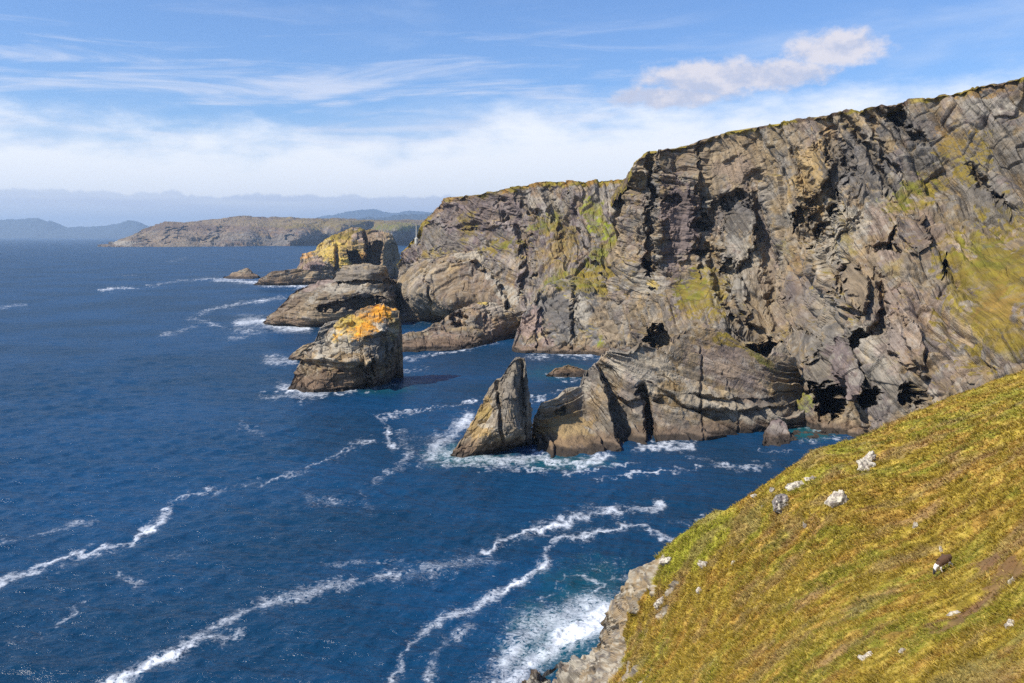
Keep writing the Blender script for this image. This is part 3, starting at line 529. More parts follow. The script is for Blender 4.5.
# ================================================================== far headland and mountains
body('headland', cols=[(98, 246, None, 98, 246.6), (112, 242, 4700, 108, 247), (124, 237.5, 4800, 124, 247.2), (140, 230.5, 4900, 140, 247), (150, 226.5, 4950, 150, 247), (165, 223.5, 5000, 165, 247), (190, 221, 5050, 190, 247), (215, 219, 5100, 215, 246.6), (240, 216.5, 5150, 240, 246.4), (262, 217, 5200, 262, 246), (290, 217.5, 5250, 290, 246), (330, 218.5, 5300, 330, 245), (380, 220, 5400, 380, 244.5), (440, 219, 5500, 440, 244.5), (560, 219, 5500, 560, 245)],
  mids=[(150, 238, 4600), (200, 232, 4700), (250, 230, 4750), (300, 228, 4850), (340, 230, 4800), (300, 238, 4650), (200, 240, 4600), (390, 230, 4800)], fr=frame(30, 40), back=('plateau', 900., .01), step=.42, seed=111, ysc=1.21, push=60., mat=M_FAR, under=20.,
  rk=dict(size=110., amp=.3, th=30., lamp=3., aniso=(1.3, 1.5, .8), warp=90., fine=2., rib=.08), base=(('brown', 1), ('grey', .5), ('slate', .4)),
  feats=[('pit', (170, 235, 7, 8, 0), 60), ('pit', (182, 232, 4, 9, 15), 60), ('pit', (292, 240, 5, 6, 0), 60), ('groove', [(225, 225), (215, 245)], 6, 60), ('groove', [(140, 235), (150, 246)], 5, 80), ('bump', (205, 235, 12, 8, 0), 70)],
  paint=[('brown', (250, 223, 170, 7, 0), .5), ('brown', (190, 228, 60, 6, 0), .6), ('olive', (330, 224, 90, 5, 0), .7), ('green', (400, 228, 34, 5, 0), .95), ('green', (430, 230, 26, 7, 0), .8), ('tan', (180, 238, 60, 8, 0), .5), ('grey', (300, 240, 70, 4, 0), .5), ('pale', (128, 243, 16, 2, 0), .7), ('tan', (240, 222, 60, 4, 0), .6)], gcol=('brown', 'tan'), wet=False)
def mountains(name, cols, Yd, seed):
    o = body(name, cols=[(u, v, Yd*1.06, u, 238., Yd) for (u, v) in cols], mids=[], fr=frame(0, 30), back=('plateau', 2000., .2), step=.8, seed=seed, mat=M_FAR,
         rk=dict(size=500., amp=.2, th=300., lamp=8., aniso=(1, 1, 1), warp=200., fine=3.), base=(('dark', 1), ('blue', .5)), gcol=('dark', 'slate'), wet=False, under=60.)
    n = len(o.data.vertices); c = np.ones((n, 4), np.float32); c[:, :3] = (.045, .06, .07); o.data.color_attributes['Col'].data.foreach_set('color', c.ravel())
mountains('mountains', [(-140, 224), (-60, 221), (0, 220), (22, 219), (40, 219), (52, 222), (66, 226.5), (90, 226), (105, 225), (118, 222.5), (132, 220.5), (140, 222), (148, 227), (160, 231), (180, 234)], 24000., 121)
mountains('mountains', [(300, 219), (320, 217), (340, 213), (358, 210), (372, 209), (386, 212), (396, 213), (408, 210), (420, 211), (440, 215), (520, 217)], 26000., 131)
mountains('mountains', [(350, 220), (370, 217), (390, 216), (410, 214.5), (428, 213), (445, 211), (470, 211), (540, 212)], 16000., 141)

# ================================================================== near hillside
def rmask(u, v, p):
    j = (fbm(p/5., 4, 900)-.5)*60
    d, sd_, tt = seg_dist(u, v, [(533, 684), (604, 640), (608, 608), (645, 570), (680, 535), (713, 513), (730, 506)])
    lim = np.interp(v, [500, 540, 570, 595, 640, 690, 800], [.5, .5, 7, 26, 34, 52, 60])
    m = (1-sst(d+j, lim*.7, lim*1.0))*sst(lim, 1, 8)
    for e in ((672, 588, 5, 14, 40), (700, 563, 5, 4, 0), (662, 612, 4, 12, 40)): m = np.maximum(m, .8*(1-sst(ell(u, v, e)+j/60, .7, 1)))
    return m.astype(np.float32)
Hcols = [(528, 686, None, 500, 705), (533, 684, None, 505, 730), (560, 668, None, 520, 760), (580, 660, 119, 540, 790), (598, 650, 116, 560, 800), (604, 636, 113, 570, 800), (605, 622, 112, 580, 800), (609, 608, 110, 590, 800), (625, 590, 108, 610, 800), (645, 570, 106, 640, 800), (665, 548, 105, 670, 800), (690, 528, 103, 700, 800), (713, 514, 102, 730, 800), (726, 511, 101, 745, 800), (745, 497, 100, 765, 800), (775, 478, 100, 790, 800), (800, 461, 101, 815, 800), (822, 446, 102, 835, 800),
         (850, 441, 104, 860, 800), (875, 431, 105, 880, 800), (905, 417, 107, 910, 800), (940, 401, 108, 945, 800), (975, 388, 110, 980, 800), (1000, 379, 112, 1005, 800), (1024, 370, 114, 1030, 800), (1080, 348, 118, 1085, 800), (1200, 310, 124, 1200, 800), (1400, 260, 130, 1400, 800)]
def fixb(c):
    ub = c[3]; Yb = float(np.interp(ub, [500, 520, 600, 700, 800, 900, 1100, 1400], [112, 98, 66, 42, 26, 18, 11, 8]))
    return tuple(c[:5])+(Yb,)
hill, hp, hn_, hc, (HU, HV), HF, nbk, hrm = body('hillside', cols=[fixb(c) for c in Hcols],
  mids=[(945, 568, 50), (1024, 683, 22), (800, 683, 42), (700, 683, 64), (640, 683, 84), (600, 683, 101), (570, 683, 113), (850, 500, 76), (760, 540, 85), (700, 580, 90), (1024, 450, 66), (850, 600, 53), (640, 620, 104), (625, 650, 103), (1024, 560, 38), (930, 640, 34)],
  fr=frame(40, 55), back=('drop', 22.), bexp=(1.3, .8), step=1.15, seed=151, smooth_cols=True, wetz=3.5,
  rk=dict(size=4.6, amp=.8, th=1.2, lamp=.2, aniso=(1.2, 1.5, 1.0), warp=4., fine=1.1, rib=.2), base=(('tan', 1), ('pale', .9), ('grey', .5)), rockmask=rmask, mat=M_TURF, keep=True)
# turf colour over everything that is not bare rock
def turf_col(p, u, v):
    a = fbm(p/np.array([8., 5., 5.]), 5, 1001); b = fbm(p/np.array([2.4, 1.6, 1.6])+7, 5, 1011, .6); e = fbm(p/.55, 3, 1021, .65)
    c = np.zeros(p.shape, np.float32)+PAL['olive']*.95
    c = mixc(c, 'green', sst(a, .50, .64)*.8); c = mixc(c, 'rust', sst(b, .50, .64)*.7); c = mixc(c, 'straw', sst(e, .55, .70)*.5); c = c*(.66+.56*sst(e, .3, .7))[..., None]
    c = mixc(c, 'lime', sst(1-ell(u, v, (690, 545, 70, 42, -40))+(a-.5)*2.2+(b-.5)*1.2, 0, .6)*.85)
    c = mixc(c, 'lime', sst(1-ell(u, v, (800, 478, 60, 14, -32))+(a-.5)*2.2, 0, .6)*.35)
    c = mixc(c, 'pink', sst(fbm(p/np.array([7., 3., 3.])+90, 5, 1041), .56, .68)*.35)
    peat = 0
    for e_ in ((1000, 592, 30, 12, -50), (960, 622, 34, 9, -35), (935, 630, 12, 8, -30), (1018, 575, 16, 14, 0), (985, 560, 22, 6, -25)):
        peat = np.maximum(peat, sst(1-ell(u, v, e_)+(b-.5)*2.6+(e-.5)*1.0, .1, .35))
    c = c+(np.array([.16, .085, .045])-c)*(peat*.8)[..., None]; c = c*np.array([1.02, .97, .80])
    return c, peat
tc_, peat = turf_col(hp, HU, HV)
hc = mixc(hc, 'cream', sst(fbm(hp/.6, 4, 611, .65), .50, .60)*.8); hc = mixc(hc, 'dark', sst(fbm(hp/.8+9, 4, 612, .6), .58, .66)*.6)
hsub = hc*hrm[..., None]+tc_*(1-sst(hrm, .25, .6))[..., None]*(1-hrm[..., None])
fm = sst(hrm+(fbm(hp/1.3, 3, 77)-.5)*.5, .3, .5)[..., None]
hfin = hc*fm+tc_*(1-fm)
c4 = np.ones((hfin.shape[0]*hfin.shape[1], 4), np.float32); c4[:, :3] = hfin.reshape(-1, 3)
hill.data.color_attributes['Col'].data.foreach_set('color', c4.ravel())
# ---- grass blades (uncountable: one object)
def build_grass():
    rng = np.random.default_rng(4)
    nr, nc = hp.shape[:2]; r0, r1 = nbk-3, nr-8
    N = 420000
    ri = rng.uniform(r0, r1-1.001, N); ci = rng.uniform(0, nc-1.001, N)
    i, j = ri.astype(int), ci.astype(int); fi, fj = (ri-i)[:, None], (ci-j)[:, None]
    b = hp[i, j]*(1-fi)*(1-fj)+hp[i+1, j]*fi*(1-fj)+hp[i, j+1]*(1-fi)*fj+hp[i+1, j+1]*fi*fj
    uu, vv = HU[i, j], HV[i, j]
    ok = (fm[i, j, 0] < .35) & (vv < 720) & (uu < 1120) & (rng.uniform(size=N) > peat[i, j]*.85)
    b, uu, vv, i, j = b[ok], uu[ok], vv[ok], i[ok], j[ok]; N = len(b)
    tus = fbm(b/np.array([1.1, .8, .8]), 3, 2001); keep = rng.uniform(size=N) < (.85+1.3*sst(tus, .4, .62)); b, uu, vv, i, j, tus = b[keep], uu[keep], vv[keep], i[keep], j[keep], tus[keep]; N = len(b)
    base, _ = turf_col(b+rng.normal(0, .25, b.shape), uu, vv)
    dist = np.linalg.norm(b-np.array([0, 0, H]), axis=1)
    hgt = (.17+.20*sst(tus, .42, .7))*rng.uniform(.6, 1.25, N)*np.clip(dist/60, .75, 1.5)
    wd = .014*np.clip(dist/22, 1, 5)
    vs, fs, cs = [], [], []
    for k in range(3):
        th = rng.uniform(0, 2*math.pi, N); lean = np.stack((-.75+rng.normal(0, .35, N), -.15+rng.normal(0, .4, N), .45+0*th), -1); lean /= np.linalg.norm(lean, axis=1, keepdims=True)
        side = np.stack((np.cos(th), np.sin(th), 0*th), -1)*wd[:, None]; off = np.stack((rng.normal(0, .05, N), rng.normal(0, .05, N), -.04+0*th), -1)
        q = b+off; tip = q+lean*(hgt*rng.uniform(.7, 1.2, N))[:, None]
        v_ = np.stack((q-side, q+side, tip), 1).reshape(-1, 3); vs.append(v_)
        br = rng.uniform(.7, 1.35, (N, 1)); cc = base*br; st = rng.uniform(size=N) < .16; cc[st] = PAL['straw']*br[st]
        cs.append(np.repeat(cc, 3, 0))
    V = np.concatenate(vs); F = np.arange(len(V)).reshape(-1, 3)
    o = link_mesh('grass', V, F, np.concatenate(cs), M_GRASS)
    tag(o, 'short tufted olive and green grass covering the near hillside', 'grass', kind='stuff')
M_GRASS = bpy.data.materials.new('grass'); M_GRASS.use_nodes = True
_g = NG(M_GRASS.node_tree); _b = M_GRASS.node_tree.nodes['Principled BSDF']; _a = _g.n('ShaderNodeAttribute', attribute_name='Col')
_g.put(_b.inputs['Base Color'], _a.outputs['Color']); _b.inputs['Roughness'].default_value = .8; _b.inputs['Specular IOR Level'].default_value = .15
build_grass()

# ------------------------------------------------------------------ points on the hillside
hflat = hp.reshape(-1, 3); hpu, hpv = px(hp)
def on_hill(u, v):
    q = (hpu-u)**2+(hpv-v)**2; q[:nbk] = 1e9; k = int(q.argmin()); return hflat[k]
import bmesh
def boulder_mesh(name, dims, seed, lich=.5, colk='grey'):
    bm = bmesh.new(); bmesh.ops.create_icosphere(bm, subdivisions=5, radius=1.0)
    v = np.array([x.co[:] for x in bm.verts]); rng = np.random.default_rng(seed)
    r = np.full(len(v), 1.25)
    for k in range(16):                                  # cut by random planes: an angular block
        n = rng.normal(size=3); n /= np.linalg.norm(n); d = rng.uniform(.55, .95); dt = v @ n
        r = np.minimum(r, np.where(dt > .05, d/np.maximum(dt, .05), 9))
    p = v*r[:, None]
    p = p*(1+((fbm(p*2.2+seed, 4, seed)-.5)*.5)[:, None]+((worley(p*2.6+seed, seed)[2]-.5)*.14)[:, None]); p = p*np.array(dims)
    c = np.zeros(p.shape, np.float32)+PAL[colk]
    l = fbm(p*np.array([1., 1., 1.])*3.2/max(dims)+seed, 4, seed+1); c = mixc(c, 'cream', sst(l, .62-lich*.25, .7-lich*.25)*.95); c = mixc(c, 'purple', sst(fbm(p*2/max(dims)+9, 3, seed), .55, .65)*.5)
    F = np.array([[l_.vert.index for l_ in f.loops] for f in bm.faces]); bm.free()
    return p, F, np.clip(c*1.5, 0, .8)
def boulder(u, v, wpx, hpx, ang, label, seed, pieces=1, lich=.7, colk='grey'):
    """an outcrop: one to several angular blocks joined in one mesh, sized from its distance"""
    c = on_hill(u, v); s = np.linalg.norm(c-np.array([0, 0, H]))/FPX; W, Hh = wpx*s, hpx*s
    rng = np.random.default_rng(seed); A, B, C_ = [], [], []; n0 = 0
    for k in range(pieces):
        t = (k-(pieces-1)/2)/max(pieces, 1)*.62; f = rng.uniform(.75, 1.1)
        L = W/pieces*1.2 if pieces > 1 else W*.5
        p, F, cc = boulder_mesh('b', (L*f, W*.3*f if pieces == 1 else L*.8, Hh*.55*f), seed+k*13, lich, colk)
        a = R(ang); off = np.array([W*t*math.cos(a), rng.uniform(-.1, .1)*W, W*t*math.sin(a)])
        tl = R(rng.uniform(-25, 25)); ca, sa = math.cos(tl), math.sin(tl); p = np.stack((p[:, 0]*ca-p[:, 2]*sa, p[:, 1], p[:, 0]*sa+p[:, 2]*ca), -1)
        g_ = on_hill(u+wpx*t*math.cos(a), v-wpx*t*math.sin(a)); p = p+g_+np.array([0, 0, Hh*.12])-c
        A.append(p); B.append(F+n0); C_.append(cc); n0 += len(p)
    o = link_mesh('boulder', np.concatenate(A), np.concatenate(B), np.concatenate(C_), M_BOULD); o.location = c.tolist()
    return tag(o, label, 'boulder')
for a in [(866, 466, 22, 13, 55, 'white lichened outcrop, largest on the hillside, leaning uphill near the crest', 301, 4, 1.0),
          (837, 504, 20, 15, 10, 'grey and white split boulder in grass below the large leaning outcrop', 302, 3, .75),
          (781, 507, 18, 20, 50, 'pointed grey boulder nearest the water side of the grass', 303, 2, .25, 'slate'),
          (796, 487, 16, 9, 20, 'low pale rock between the pointed grey boulder and the crest', 304, 3, .8),
          (811, 479, 9, 4, 20, 'small cream rock just uphill of the low pale rock', 305, 2, .9),
          (773, 491, 7, 7, 0, 'dark small rock on the grass crest beside the water', 306, 1, .3),
          (915, 527, 5, 9, 0, 'small white upright stone above the brown sheep', 307, 1, 1.0),
          (941, 551, 4, 6, 0, 'tiny white stone just behind the brown sheep', 308, 1, 1.0),
          (1011, 585, 5, 11, 60, 'thin white stone on top of the bare peat bank', 309, 2, .8),
          (1011, 627, 8, 9, 40, 'small grey and white stone below the peat bank near the right edge', 310, 2, .6),
          (953, 615, 13, 5, 10, 'flat white slab lying at the top of the peat scar', 311, 1, 1.0),
          (866, 658, 13, 5, 40, 'narrow white stone lying in grass at the bottom of the hillside', 312, 3, 1.0),
          (903, 652, 7, 5, 0, 'small grey-brown stone right of the narrow white one', 313, 1, .4),
          (705, 566, 9, 7, 30, 'pale stone in the bright green turf, middle of three near the rocky rim', 314, 2, .8),
          (667, 563, 10, 6, 20, 'pale stone at the edge of bright green turf closest to the sea', 315, 2, .8),
          (700, 592, 6, 8, 60, 'slim white stone standing below the bright green turf', 316, 1, 1.0),
          (734, 563, 4, 4, 0, 'lone small white stone right of the bright green turf', 317, 1, 1.0),
          (805, 528, 4, 7, 60, 'little stone with dark side under the pointed grey boulder', 318, 1, .6),
          (763, 507, 7, 4, 0, 'dark-sided stone on the grass rim above the sea', 319, 1, .5),
          (662, 603, 12, 8, 50, 'broken pale rock poking out beside the rocky rim', 320, 3, .7),
          (754, 497, 8, 5, 10, 'white stone at the very edge of the grass crest', 321, 1, .9)]:
    boulder(*a)

# ------------------------------------------------------------------ grazing sheep
def simple_mat(name, col, rough=.9, bump=0., bs=20.):
    m = bpy.data.materials.new(name); m.use_nodes = True; g = NG(m.node_tree); b = m.node_tree.nodes['Principled BSDF']
    geo = g.n('ShaderNodeTexCoord'); n = g.noise(geo.outputs['Object'], bs, 4)
    g.put(b.inputs['Base Color'], g.mix(n, tuple(x*.7 for x in col), tuple(min(1, x*1.3) for x in col))); b.inputs['Roughness'].default_value = rough
    if bump:
        bp = g.n('ShaderNodeBump'); bp.inputs['Distance'].default_value = bump; g.put(bp.inputs['Height'], n); g.put(b.inputs['Normal'], bp.outputs[0])
    return m
def skin(name, nodes, edges, mat, parent, sub=2):
    me = bpy.data.meshes.new(name); me.from_pydata([n[:3] for n in nodes], edges, []); o = bpy.data.objects.new(name, me); COL.objects.link(o)
    md = o.modifiers.new('s', 'SKIN'); 
    for i, n in enumerate(nodes):
        r = n[3] if isinstance(n[3], tuple) else (n[3], n[3]); me.skin_vertices[0].data[i].radius = r
    me.skin_vertices[0].data[0].use_root = True
    sb = o.modifiers.new('u', 'SUBSURF'); sb.levels = sub; sb.render_levels = sub
    if mat: me.materials.append(mat)
    o.parent = parent; return o
def bake(o):
    dg = bpy.context.evaluated_depsgraph_get(); dg.update(); me = bpy.data.meshes.new_from_object(o.evaluated_get(dg)); old = o.data; o.modifiers.clear(); o.data = me
    return o
def sheep(u, v, rot):
    c = on_hill(u, v)
    root = bpy.data.objects.new('sheep', None); COL.objects.link(root); root.location = (c[0], c[1], c[2]+.12)
    brown = simple_mat('brown_fleece', (.085, .042, .02), .95, .04, 14); white = simple_mat('white_hair', (.72, .68, .62)); blk = simple_mat('black_face', (.02, .018, .018), .6)
    # one continuous body: trunk, neck, head, four jointed legs, short tail; facing -X, grazing
    N = [(0, 0, .62, (.26, .25)), (.33, 0, .64, (.25, .25)), (-.3, 0, .60, (.23, .24)), (.52, 0, .62, (.14, .18)), (-.5, 0, .52, (.13, .15)), (-.66, 0, .33, .10), (-.74, 0, .2, .085), (-.84, 0, .06, .05), (.62, 0, .5, .05)]
    E = [(0, 1), (0, 2), (1, 3), (2, 4), (4, 5), (5, 6), (6, 7), (3, 8)]
    for sy in (-1, 1):
        k = len(N); N += [(-.32, sy*.13, .42, .085), (-.34, sy*.13, .24, .045), (-.32, sy*.13, .02, .038)]; E += [(2, k), (k, k+1), (k+1, k+2)]
        k = len(N); N += [(.36, sy*.13, .44, .10), (.30, sy*.14, .34, .06), (.43, sy*.14, .22, .042), (.40, sy*.14, .02, .038)]; E += [(1, k), (k, k+1), (k+1, k+2), (k+2, k+3)]
    b = skin('body', N, E, None, root); bake(b); me = b.data
    for m in (brown, white, blk): me.materials.append(m)
    for f in me.polygons:
        x, y, z = f.center; f.material_index = 0
        if z < .47 or (x < -.42 and z < .62): f.material_index = 1
        if x < -.70: f.material_index = 2
        f.use_smooth = True
    for sy in (-1, 1):
        er = skin('ear', [(-.70, sy*.06, .24, .03), (-.70, sy*.17, .25, .022)], [(0, 1)], blk, root, 1); bake(er)
    root.rotation_euler = (0, R(-22), R(rot)); 
    tag(root, 'brown sheep with white legs and black face grazing on the grass', 'sheep')
sheep(945, 572, 12)
# ------------------------------------------------------------------ marker post on the far rocky point
def post(u, v, Y, hgt):
    b = P(np.array(float(u)), np.array(float(v)), Y); root = bpy.data.objects.new('marker_post', None); COL.objects.link(root); root.location = b.tolist()
    m = simple_mat('weathered_white_paint', (.42, .40, .34), .8)
    for nm, prof in (('plinth', [(1.6, -3), (1.6, 1.2), (1.1, 1.6), (.7, 2.4), (0, 2.4)]), ('shaft', [(.55, 2.3), (.42, hgt*.7), (.30, hgt), (0, hgt+.3)])):
        bm = bmesh.new(); rings = []
        for (r, z) in prof: rings.append([bm.verts.new((max(r, .01)*math.cos(a*math.pi/4), max(r, .01)*math.sin(a*math.pi/4), z)) for a in range(8)])
        for a, c in zip(rings[:-1], rings[1:]):
            for k in range(8): bm.faces.new((a[k], a[(k+1) % 8], c[(k+1) % 8], c[k]))
        me = bpy.data.meshes.new(nm); bm.to_mesh(me); bm.free(); me.materials.append(m); o = bpy.data.objects.new(nm, me); COL.objects.link(o); o.parent = root
    tag(root, 'thin pale marker post standing on the rocky point before the far headland', 'post')
post(416.5, 240, 728., 12.)

# ================================================================== sea
F_ = FOAM
def fs(w, s, *pts): F_.append((pts, w, s))
fs(6, .95, (-30, 590), (0, 582), (60, 562), (110, 551), (135, 543), (152, 532)); fs(7, 1., (140, 535), (158, 524), (170, 512)); fs(4, .7, (168, 514), (174, 498), (200, 492), (240, 483), (300, 473), (340, 455), (370, 440))
fs(6, .5, (-20, 548), (20, 542), (60, 528), (100, 520)); fs(4, .5, (0, 650), (50, 632), (75, 612), (85, 598)); fs(8, .5, (115, 575), (145, 585)); fs(6, .6, (168, 556), (188, 552))
fs(10, .95, (95, 690), (150, 660), (175, 650)); fs(9, .9, (160, 655), (200, 636), (240, 634)); fs(12, .72, (180, 640), (230, 620), (270, 606), (300, 598)); fs(9, .9, (290, 600), (340, 585), (400, 573)); fs(16, .5, (400, 574), (450, 563), (510, 560))
fs(9, 1., (388, 690), (402, 670), (413, 647), (431, 635), (444, 620), (471, 607), (502, 589), (529, 573), (547, 558)); fs(5, .8, (547, 560), (551, 545), (560, 538), (598, 535)); fs(14, .6, (430, 680), (440, 650), (470, 625))
fs(7, 1., (488, 552), (502, 536), (529, 529), (564, 522), (600, 513), (640, 509), (662, 508)); fs(12, .5, (500, 545), (540, 530)); fs(5, .85, (597, 532), (640, 526), (655, 535), (672, 541)); fs(4, .7, (665, 523), (700, 517), (740, 514))
fs(3, .9, (372, 418), (400, 413), (440, 408), (478, 404)); fs(5, .9, (380, 418), (388, 430), (386, 440), (393, 448)); fs(7, .8, (412, 452), (404, 462), (385, 474), (374, 480)); fs(10, .55, (360, 490), (366, 508)); fs(14, .42, (310, 500), (355, 502)); fs(10, .45, (330, 460), (350, 448), (370, 440)); fs(8, .45, (320, 565), (400, 560))
fs(3, .8, (596, 477), (650, 472), (700, 467), (770, 463)); fs(3, .7, (560, 472), (600, 466), (640, 462)); fs(6, .45, (690, 455), (740, 468)); fs(3, .8, (404, 357), (450, 351), (505, 341)); fs(4, .95, (528, 356), (560, 355), (600, 357)); fs(2.5, .8, (532, 402), (550, 394), (565, 390)); fs(3.5, .9, (400, 322), (420, 320), (440, 319)); fs(3, .9, (544, 377), (570, 378), (592, 376)); fs(3, .8, (600, 362), (620, 360))
fs(3, .8, (190, 318), (215, 308), (250, 302), (284, 297)); fs(3.5, .7, (188, 318), (205, 322), (222, 327)); fs(4, .6, (160, 337), (185, 330), (200, 326)); fs(2.5, .9, (100, 291), (118, 289), (134, 288)); fs(2.2, .75, (148, 286), (180, 281), (215, 278)); fs(3, .7, (0, 309), (14, 306), (28, 305)); fs(3, 1.1, (215, 280), (240, 281), (260, 283)); fs(3.5, 1., (262, 285), (300, 286), (345, 283)); fs(2, .8, (300, 290), (322, 286), (345, 284)); fs(3, .45, (170, 262), (185, 258)); fs(2, .5, (120, 276), (135, 275))
fs(8, 1.2, (240, 324), (262, 322), (280, 327), (305, 328)); fs(4, .7, (235, 330), (262, 332)); fs(4, .6, (225, 340), (250, 336)); fs(7, 1.2, (282, 390), (305, 394), (322, 394)); fs(4, .7, (262, 396), (300, 399)); fs(5, 1.1, (268, 360), (285, 361), (300, 362)); fs(3, .9, (335, 393), (365, 390), (394, 382)); fs(3, .6, (400, 372), (425, 370)); fs(5, .5, (395, 385), (430, 382)); fs(2, 1.0, (318, 329), (350, 327), (395, 322)); fs(6, .5, (240, 425), (262, 430)); fs(6, .35, (120, 470), (160, 468))
fs(11, 1.15, (432, 455), (442, 442), (462, 428), (470, 418)); fs(9, 1.1, (445, 455), (470, 461), (505, 460), (535, 456)); fs(6, 1.2, (538, 450), (552, 462), (575, 461), (597, 456), (606, 452)); fs(4, .8, (420, 462), (460, 466), (500, 470), (555, 468)); fs(4, 1.1, (640, 446), (655, 445), (680, 444), (695, 442)); fs(8, .6, (410, 440), (440, 432), (455, 425)); fs(10, .55, (398, 430), (410, 450)); fs(3, .9, (760, 449), (785, 450), (792, 446)); fs(2, 1.1, (785, 425), (800, 426), (822, 428)); fs(3, .8, (800, 441), (850, 437))
fs(30, 1.6, (560, 640), (590, 628), (606, 618)); fs(30, 1.3, (500, 690), (530, 660), (570, 640)); fs(36, .9, (495, 665), (540, 625), (590, 610)); fs(3.5, .8, (558, 583), (565, 574), (590, 573), (606, 582), (596, 590)); fs(10, .5, (560, 580), (575, 610), (590, 600)); fs(8, .6, (490, 650), (505, 640), (520, 640)); fs(6, .6, (540, 600), (560, 590)); fs(3, .6, (610, 575), (640, 572)); fs(2.5, .7, (395, 352), (400, 356), (420, 358))

def sea():
    # fan-shaped tessellation: finer near the viewpoint; heights and foam live in world space
    v = np.concatenate((np.arange(236.9, 262, .5), np.arange(262, 400, .62), np.arange(400, 760, .75)))[::-1]
    Yr = np.clip(seaY(512., v), 60, 40000.)
    s = np.arange(-60, 1090, .95); s = np.concatenate(([-3500, -1400, -700, -300, -150], s, [1150, 1300, 1700, 2500, 4500])); k = (s-512)/FPX
    Y = Yr[:, None]+0*k[None]; X = k[None]*np.hypot(Yr, H)[:, None]*.995
    p = np.stack((X, Y, 0*X), -1)
    u, vv = px(p)
    # wind waves: sum of sines with random headings around the wind, faded out where the mesh cannot carry them
    rng = np.random.default_rng(8); z = np.zeros_like(X); cell = np.maximum(Yr*Yr/(H*FPX)*.75, Yr/FPX)[:, None]
    g = fbm(p/np.array([60., 60., 1.]), 3, 31)
    vf = [vn(p/22., 60+i)-.5 for i in range(5)]
    for i in range(46):
        L = 1.6*(24/1.6)**rng.uniform(); th = R(-62+rng.normal(0, 30)); ph = rng.uniform(0, 6.28); kx, ky = math.cos(th)*6.283/L, math.sin(th)*6.283/L
        A = .013*L**.75*(.45+g); f = X*kx+Y*ky+ph+vf[i % 5]*5.0
        z += A*(1-np.abs(np.sin(f/2))*1.6)*sst(L/cell, 2.2, 5)*.8
    foam = np.zeros_like(z)
    wob1 = (fbm(p/np.array([14., 26., 1.]), 3, 41)-.5)*.7+(fbm(p/np.array([1.6, 3., 1.]), 3, 47)-.5)*.75; wob2 = (fbm(p/np.array([14., 26., 1.])+50, 3, 43)-.5)*.7+(fbm(p/np.array([1.6, 3., 1.]), 3, 48)-.5)*.75
    uw, vw = u+wob1*16, vv+wob2*np.clip((vv-237)/10, 1, 16)
    for pts, wd, st in F_:
        a = np.array(pts); x0, x1, y0, y1 = a[:, 0].min()-60, a[:, 0].max()+60, a[:, 1].min()-60, a[:, 1].max()+60
        m = (u > x0) & (u < x1) & (vv > y0) & (vv < y1)
        if not m.any(): continue
        d, _, tt = seg_dist(uw[m], vw[m], pts); wl = wd*(.82 if st < 1.04 else 1.)*(.6+.8*vn(p[m]/14., 77)); val = st*(.56+.8*(vn(p[m]/np.array([4., 7., 1.]), 83)-.4)*(st < 1.05)+.55*fbm(p[m]/np.array([16., 30., 1.]), 3, 79))*(.5*np.exp(-(d/(wl*.55))**2)+.5*np.exp(-np.abs(d/(wl*1.6))**1.5))
        foam[m] = np.maximum(foam[m], val)
    z += np.clip(foam-.55, 0, 1)*(fbm(p/.9, 3, 91)-.35)*.9
    # shallow turquoise around the rocks
    sh = np.zeros_like(z)
    for e, st in (((470, 455, 60, 14, 0), 1.), ((560, 462, 70, 10, 0), .9), ((380, 388, 40, 8, 0), .6), ((590, 590, 60, 45, 0), .6), ((810, 432, 40, 10, 0), 1.2), ((560, 372, 50, 10, 0), .5), ((570, 640, 70, 50, 0), .8)):
        sh = np.maximum(sh, st*(1-sst(ell(u, vv, e)+wob1*.8, .3, 1.1)))
    p[..., 2] = z
    o = link_mesh('sea', p.reshape(-1, 3), grid_quads(*p.shape[:2]), None, M_SEA, smooth=True, extra={'foam': foam, 'shoal': sh}); o['kind'] = 'structure'
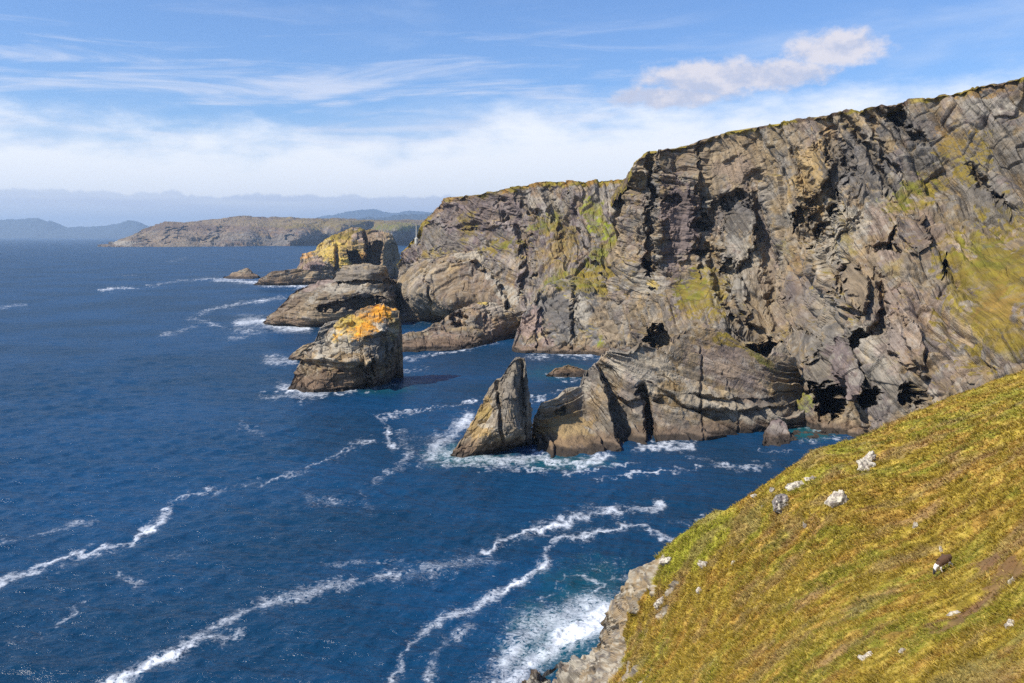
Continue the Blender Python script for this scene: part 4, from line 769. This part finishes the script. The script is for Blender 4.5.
def sea_mat():
    m = bpy.data.materials.new('sea_water'); m.use_nodes = True; g = NG(m.node_tree); b = m.node_tree.nodes['Principled BSDF']
    geo = g.n('ShaderNodeNewGeometry'); pos = geo.outputs['Position']
    at = g.n('ShaderNodeAttribute', attribute_name='foam').outputs['Fac']; shl = g.n('ShaderNodeAttribute', attribute_name='shoal').outputs['Fac']
    big = g.noise(pos, .012, 3); mid = g.noise(pos, .05, 4)
    deep = g.mix(g.ss(big, .35, .65), (.003, .031, .070), (.004, .045, .112))
    deep = g.mix(g.m('MULTIPLY', shl, .8), deep, (.006, .075, .085))
    # lace: noise ridges at two scales, filled where foam is thick
    n1 = g.noise(pos, 1.1, 7, .72, .8); n2 = g.noise(pos, .30, 5, .62, 1.2)
    r1 = g.m('ABSOLUTE', g.m('SUBTRACT', n1, .5)); r2 = g.m('ABSOLUTE', g.m('SUBTRACT', n2, .5))
    lace = g.m('SUBTRACT', 1.0, g.m('MULTIPLY', g.m('MINIMUM', g.m('MULTIPLY', r1, 1.3), r2), 9.0), clamp=True)
    f = g.m('ADD', at, g.m('ADD', g.m('MULTIPLY', g.m('SUBTRACT', lace, .6), .42), g.m('MULTIPLY', g.m('SUBTRACT', n1, .5), 2.3)))
    fo = g.m('MULTIPLY', g.m('MULTIPLY', g.ss(f, .36, 1.15), g.ss(at, .05, .30)), g.m('ADD', .52, g.m('MULTIPLY', g.ss(at, .8, 1.35), .42)))
    # scattered small whitecaps
    cap = g.m('MULTIPLY', g.ss(g.noise(pos, .10, 3, .6), .66, .72), g.ss(n1, .58, .66))
    fo = g.m('MAXIMUM', fo, g.m('MULTIPLY', cap, .35))
    col = g.mix(fo, deep, (.80, .82, .84)); g.put(b.inputs['Base Color'], col)
    g.put(b.inputs['Roughness'], g.m('ADD', .16, g.m('MULTIPLY', fo, .6))); b.inputs['IOR'].default_value = 1.33
    g.put(b.inputs['Specular IOR Level'], g.m('SUBTRACT', .26, g.m('MULTIPLY', fo, .25)))
    mp = g.n('ShaderNodeMapping'); mp.inputs['Rotation'].default_value = (0, 0, R(28)); mp.inputs['Scale'].default_value = (.45, 1, 1); g.put(mp.inputs[0], pos)
    hh = g.m('ADD', g.m('MULTIPLY', g.noise(mp.outputs[0], .55, 5, .6, .3), .8), g.m('MULTIPLY', g.noise(mp.outputs[0], .12, 3, .5), 1.6))
    bp = g.n('ShaderNodeBump'); bp.inputs['Distance'].default_value = 1.15; b.inputs['Specular Tint'].default_value = (.62, .80, 1, 1); bp.inputs['Strength'].default_value = 1.0; g.put(bp.inputs['Height'], hh); g.put(b.inputs['Normal'], bp.outputs[0])
    b.inputs['Specular IOR Level'].default_value = 0
    for l in list(b.inputs['Specular IOR Level'].links): m.node_tree.links.remove(l)
    gl = g.n('ShaderNodeBsdfGlossy'); gl.inputs['Roughness'].default_value = .2; g.put(gl.inputs['Normal'], bp.outputs[0])
    fr = g.n('ShaderNodeFresnel'); fr.inputs['IOR'].default_value = 1.33; g.put(fr.inputs['Normal'], bp.outputs[0])
    fac = g.m('MULTIPLY', g.m('MINIMUM', fr.outputs[0], .25), g.m('SUBTRACT', 1.0, fo))
    ms = g.n('ShaderNodeMixShader'); g.put(ms.inputs[0], fac); m.node_tree.links.new(b.outputs[0], ms.inputs[1]); m.node_tree.links.new(gl.outputs[0], ms.inputs[2])
    m.node_tree.links.new(ms.outputs[0], m.node_tree.nodes['Material Output'].inputs['Surface'])
    return m
M_SEA = sea_mat(); sea()
# ================================================================== haze
def haze():
    bm = bmesh.new(); bmesh.ops.create_cube(bm, size=1.0)
    me = bpy.data.meshes.new('haze'); bm.to_mesh(me); bm.free(); o = bpy.data.objects.new('haze', me); COL.objects.link(o)
    o.scale = (84000, 84000, 980); o.location = (0, 0, 490-70)
    m = bpy.data.materials.new('haze'); m.use_nodes = True; t = m.node_tree; t.nodes.clear()
    v = t.nodes.new('ShaderNodeVolumePrincipled'); v.inputs['Color'].default_value = (.56, .76, 1.0, 1); v.inputs['Density'].default_value = 4.2e-5; v.inputs['Anisotropy'].default_value = .2
    ou = t.nodes.new('ShaderNodeOutputMaterial'); t.links.new(v.outputs[0], ou.inputs['Volume']); me.materials.append(m); tag(o, kind='stuff')
haze()
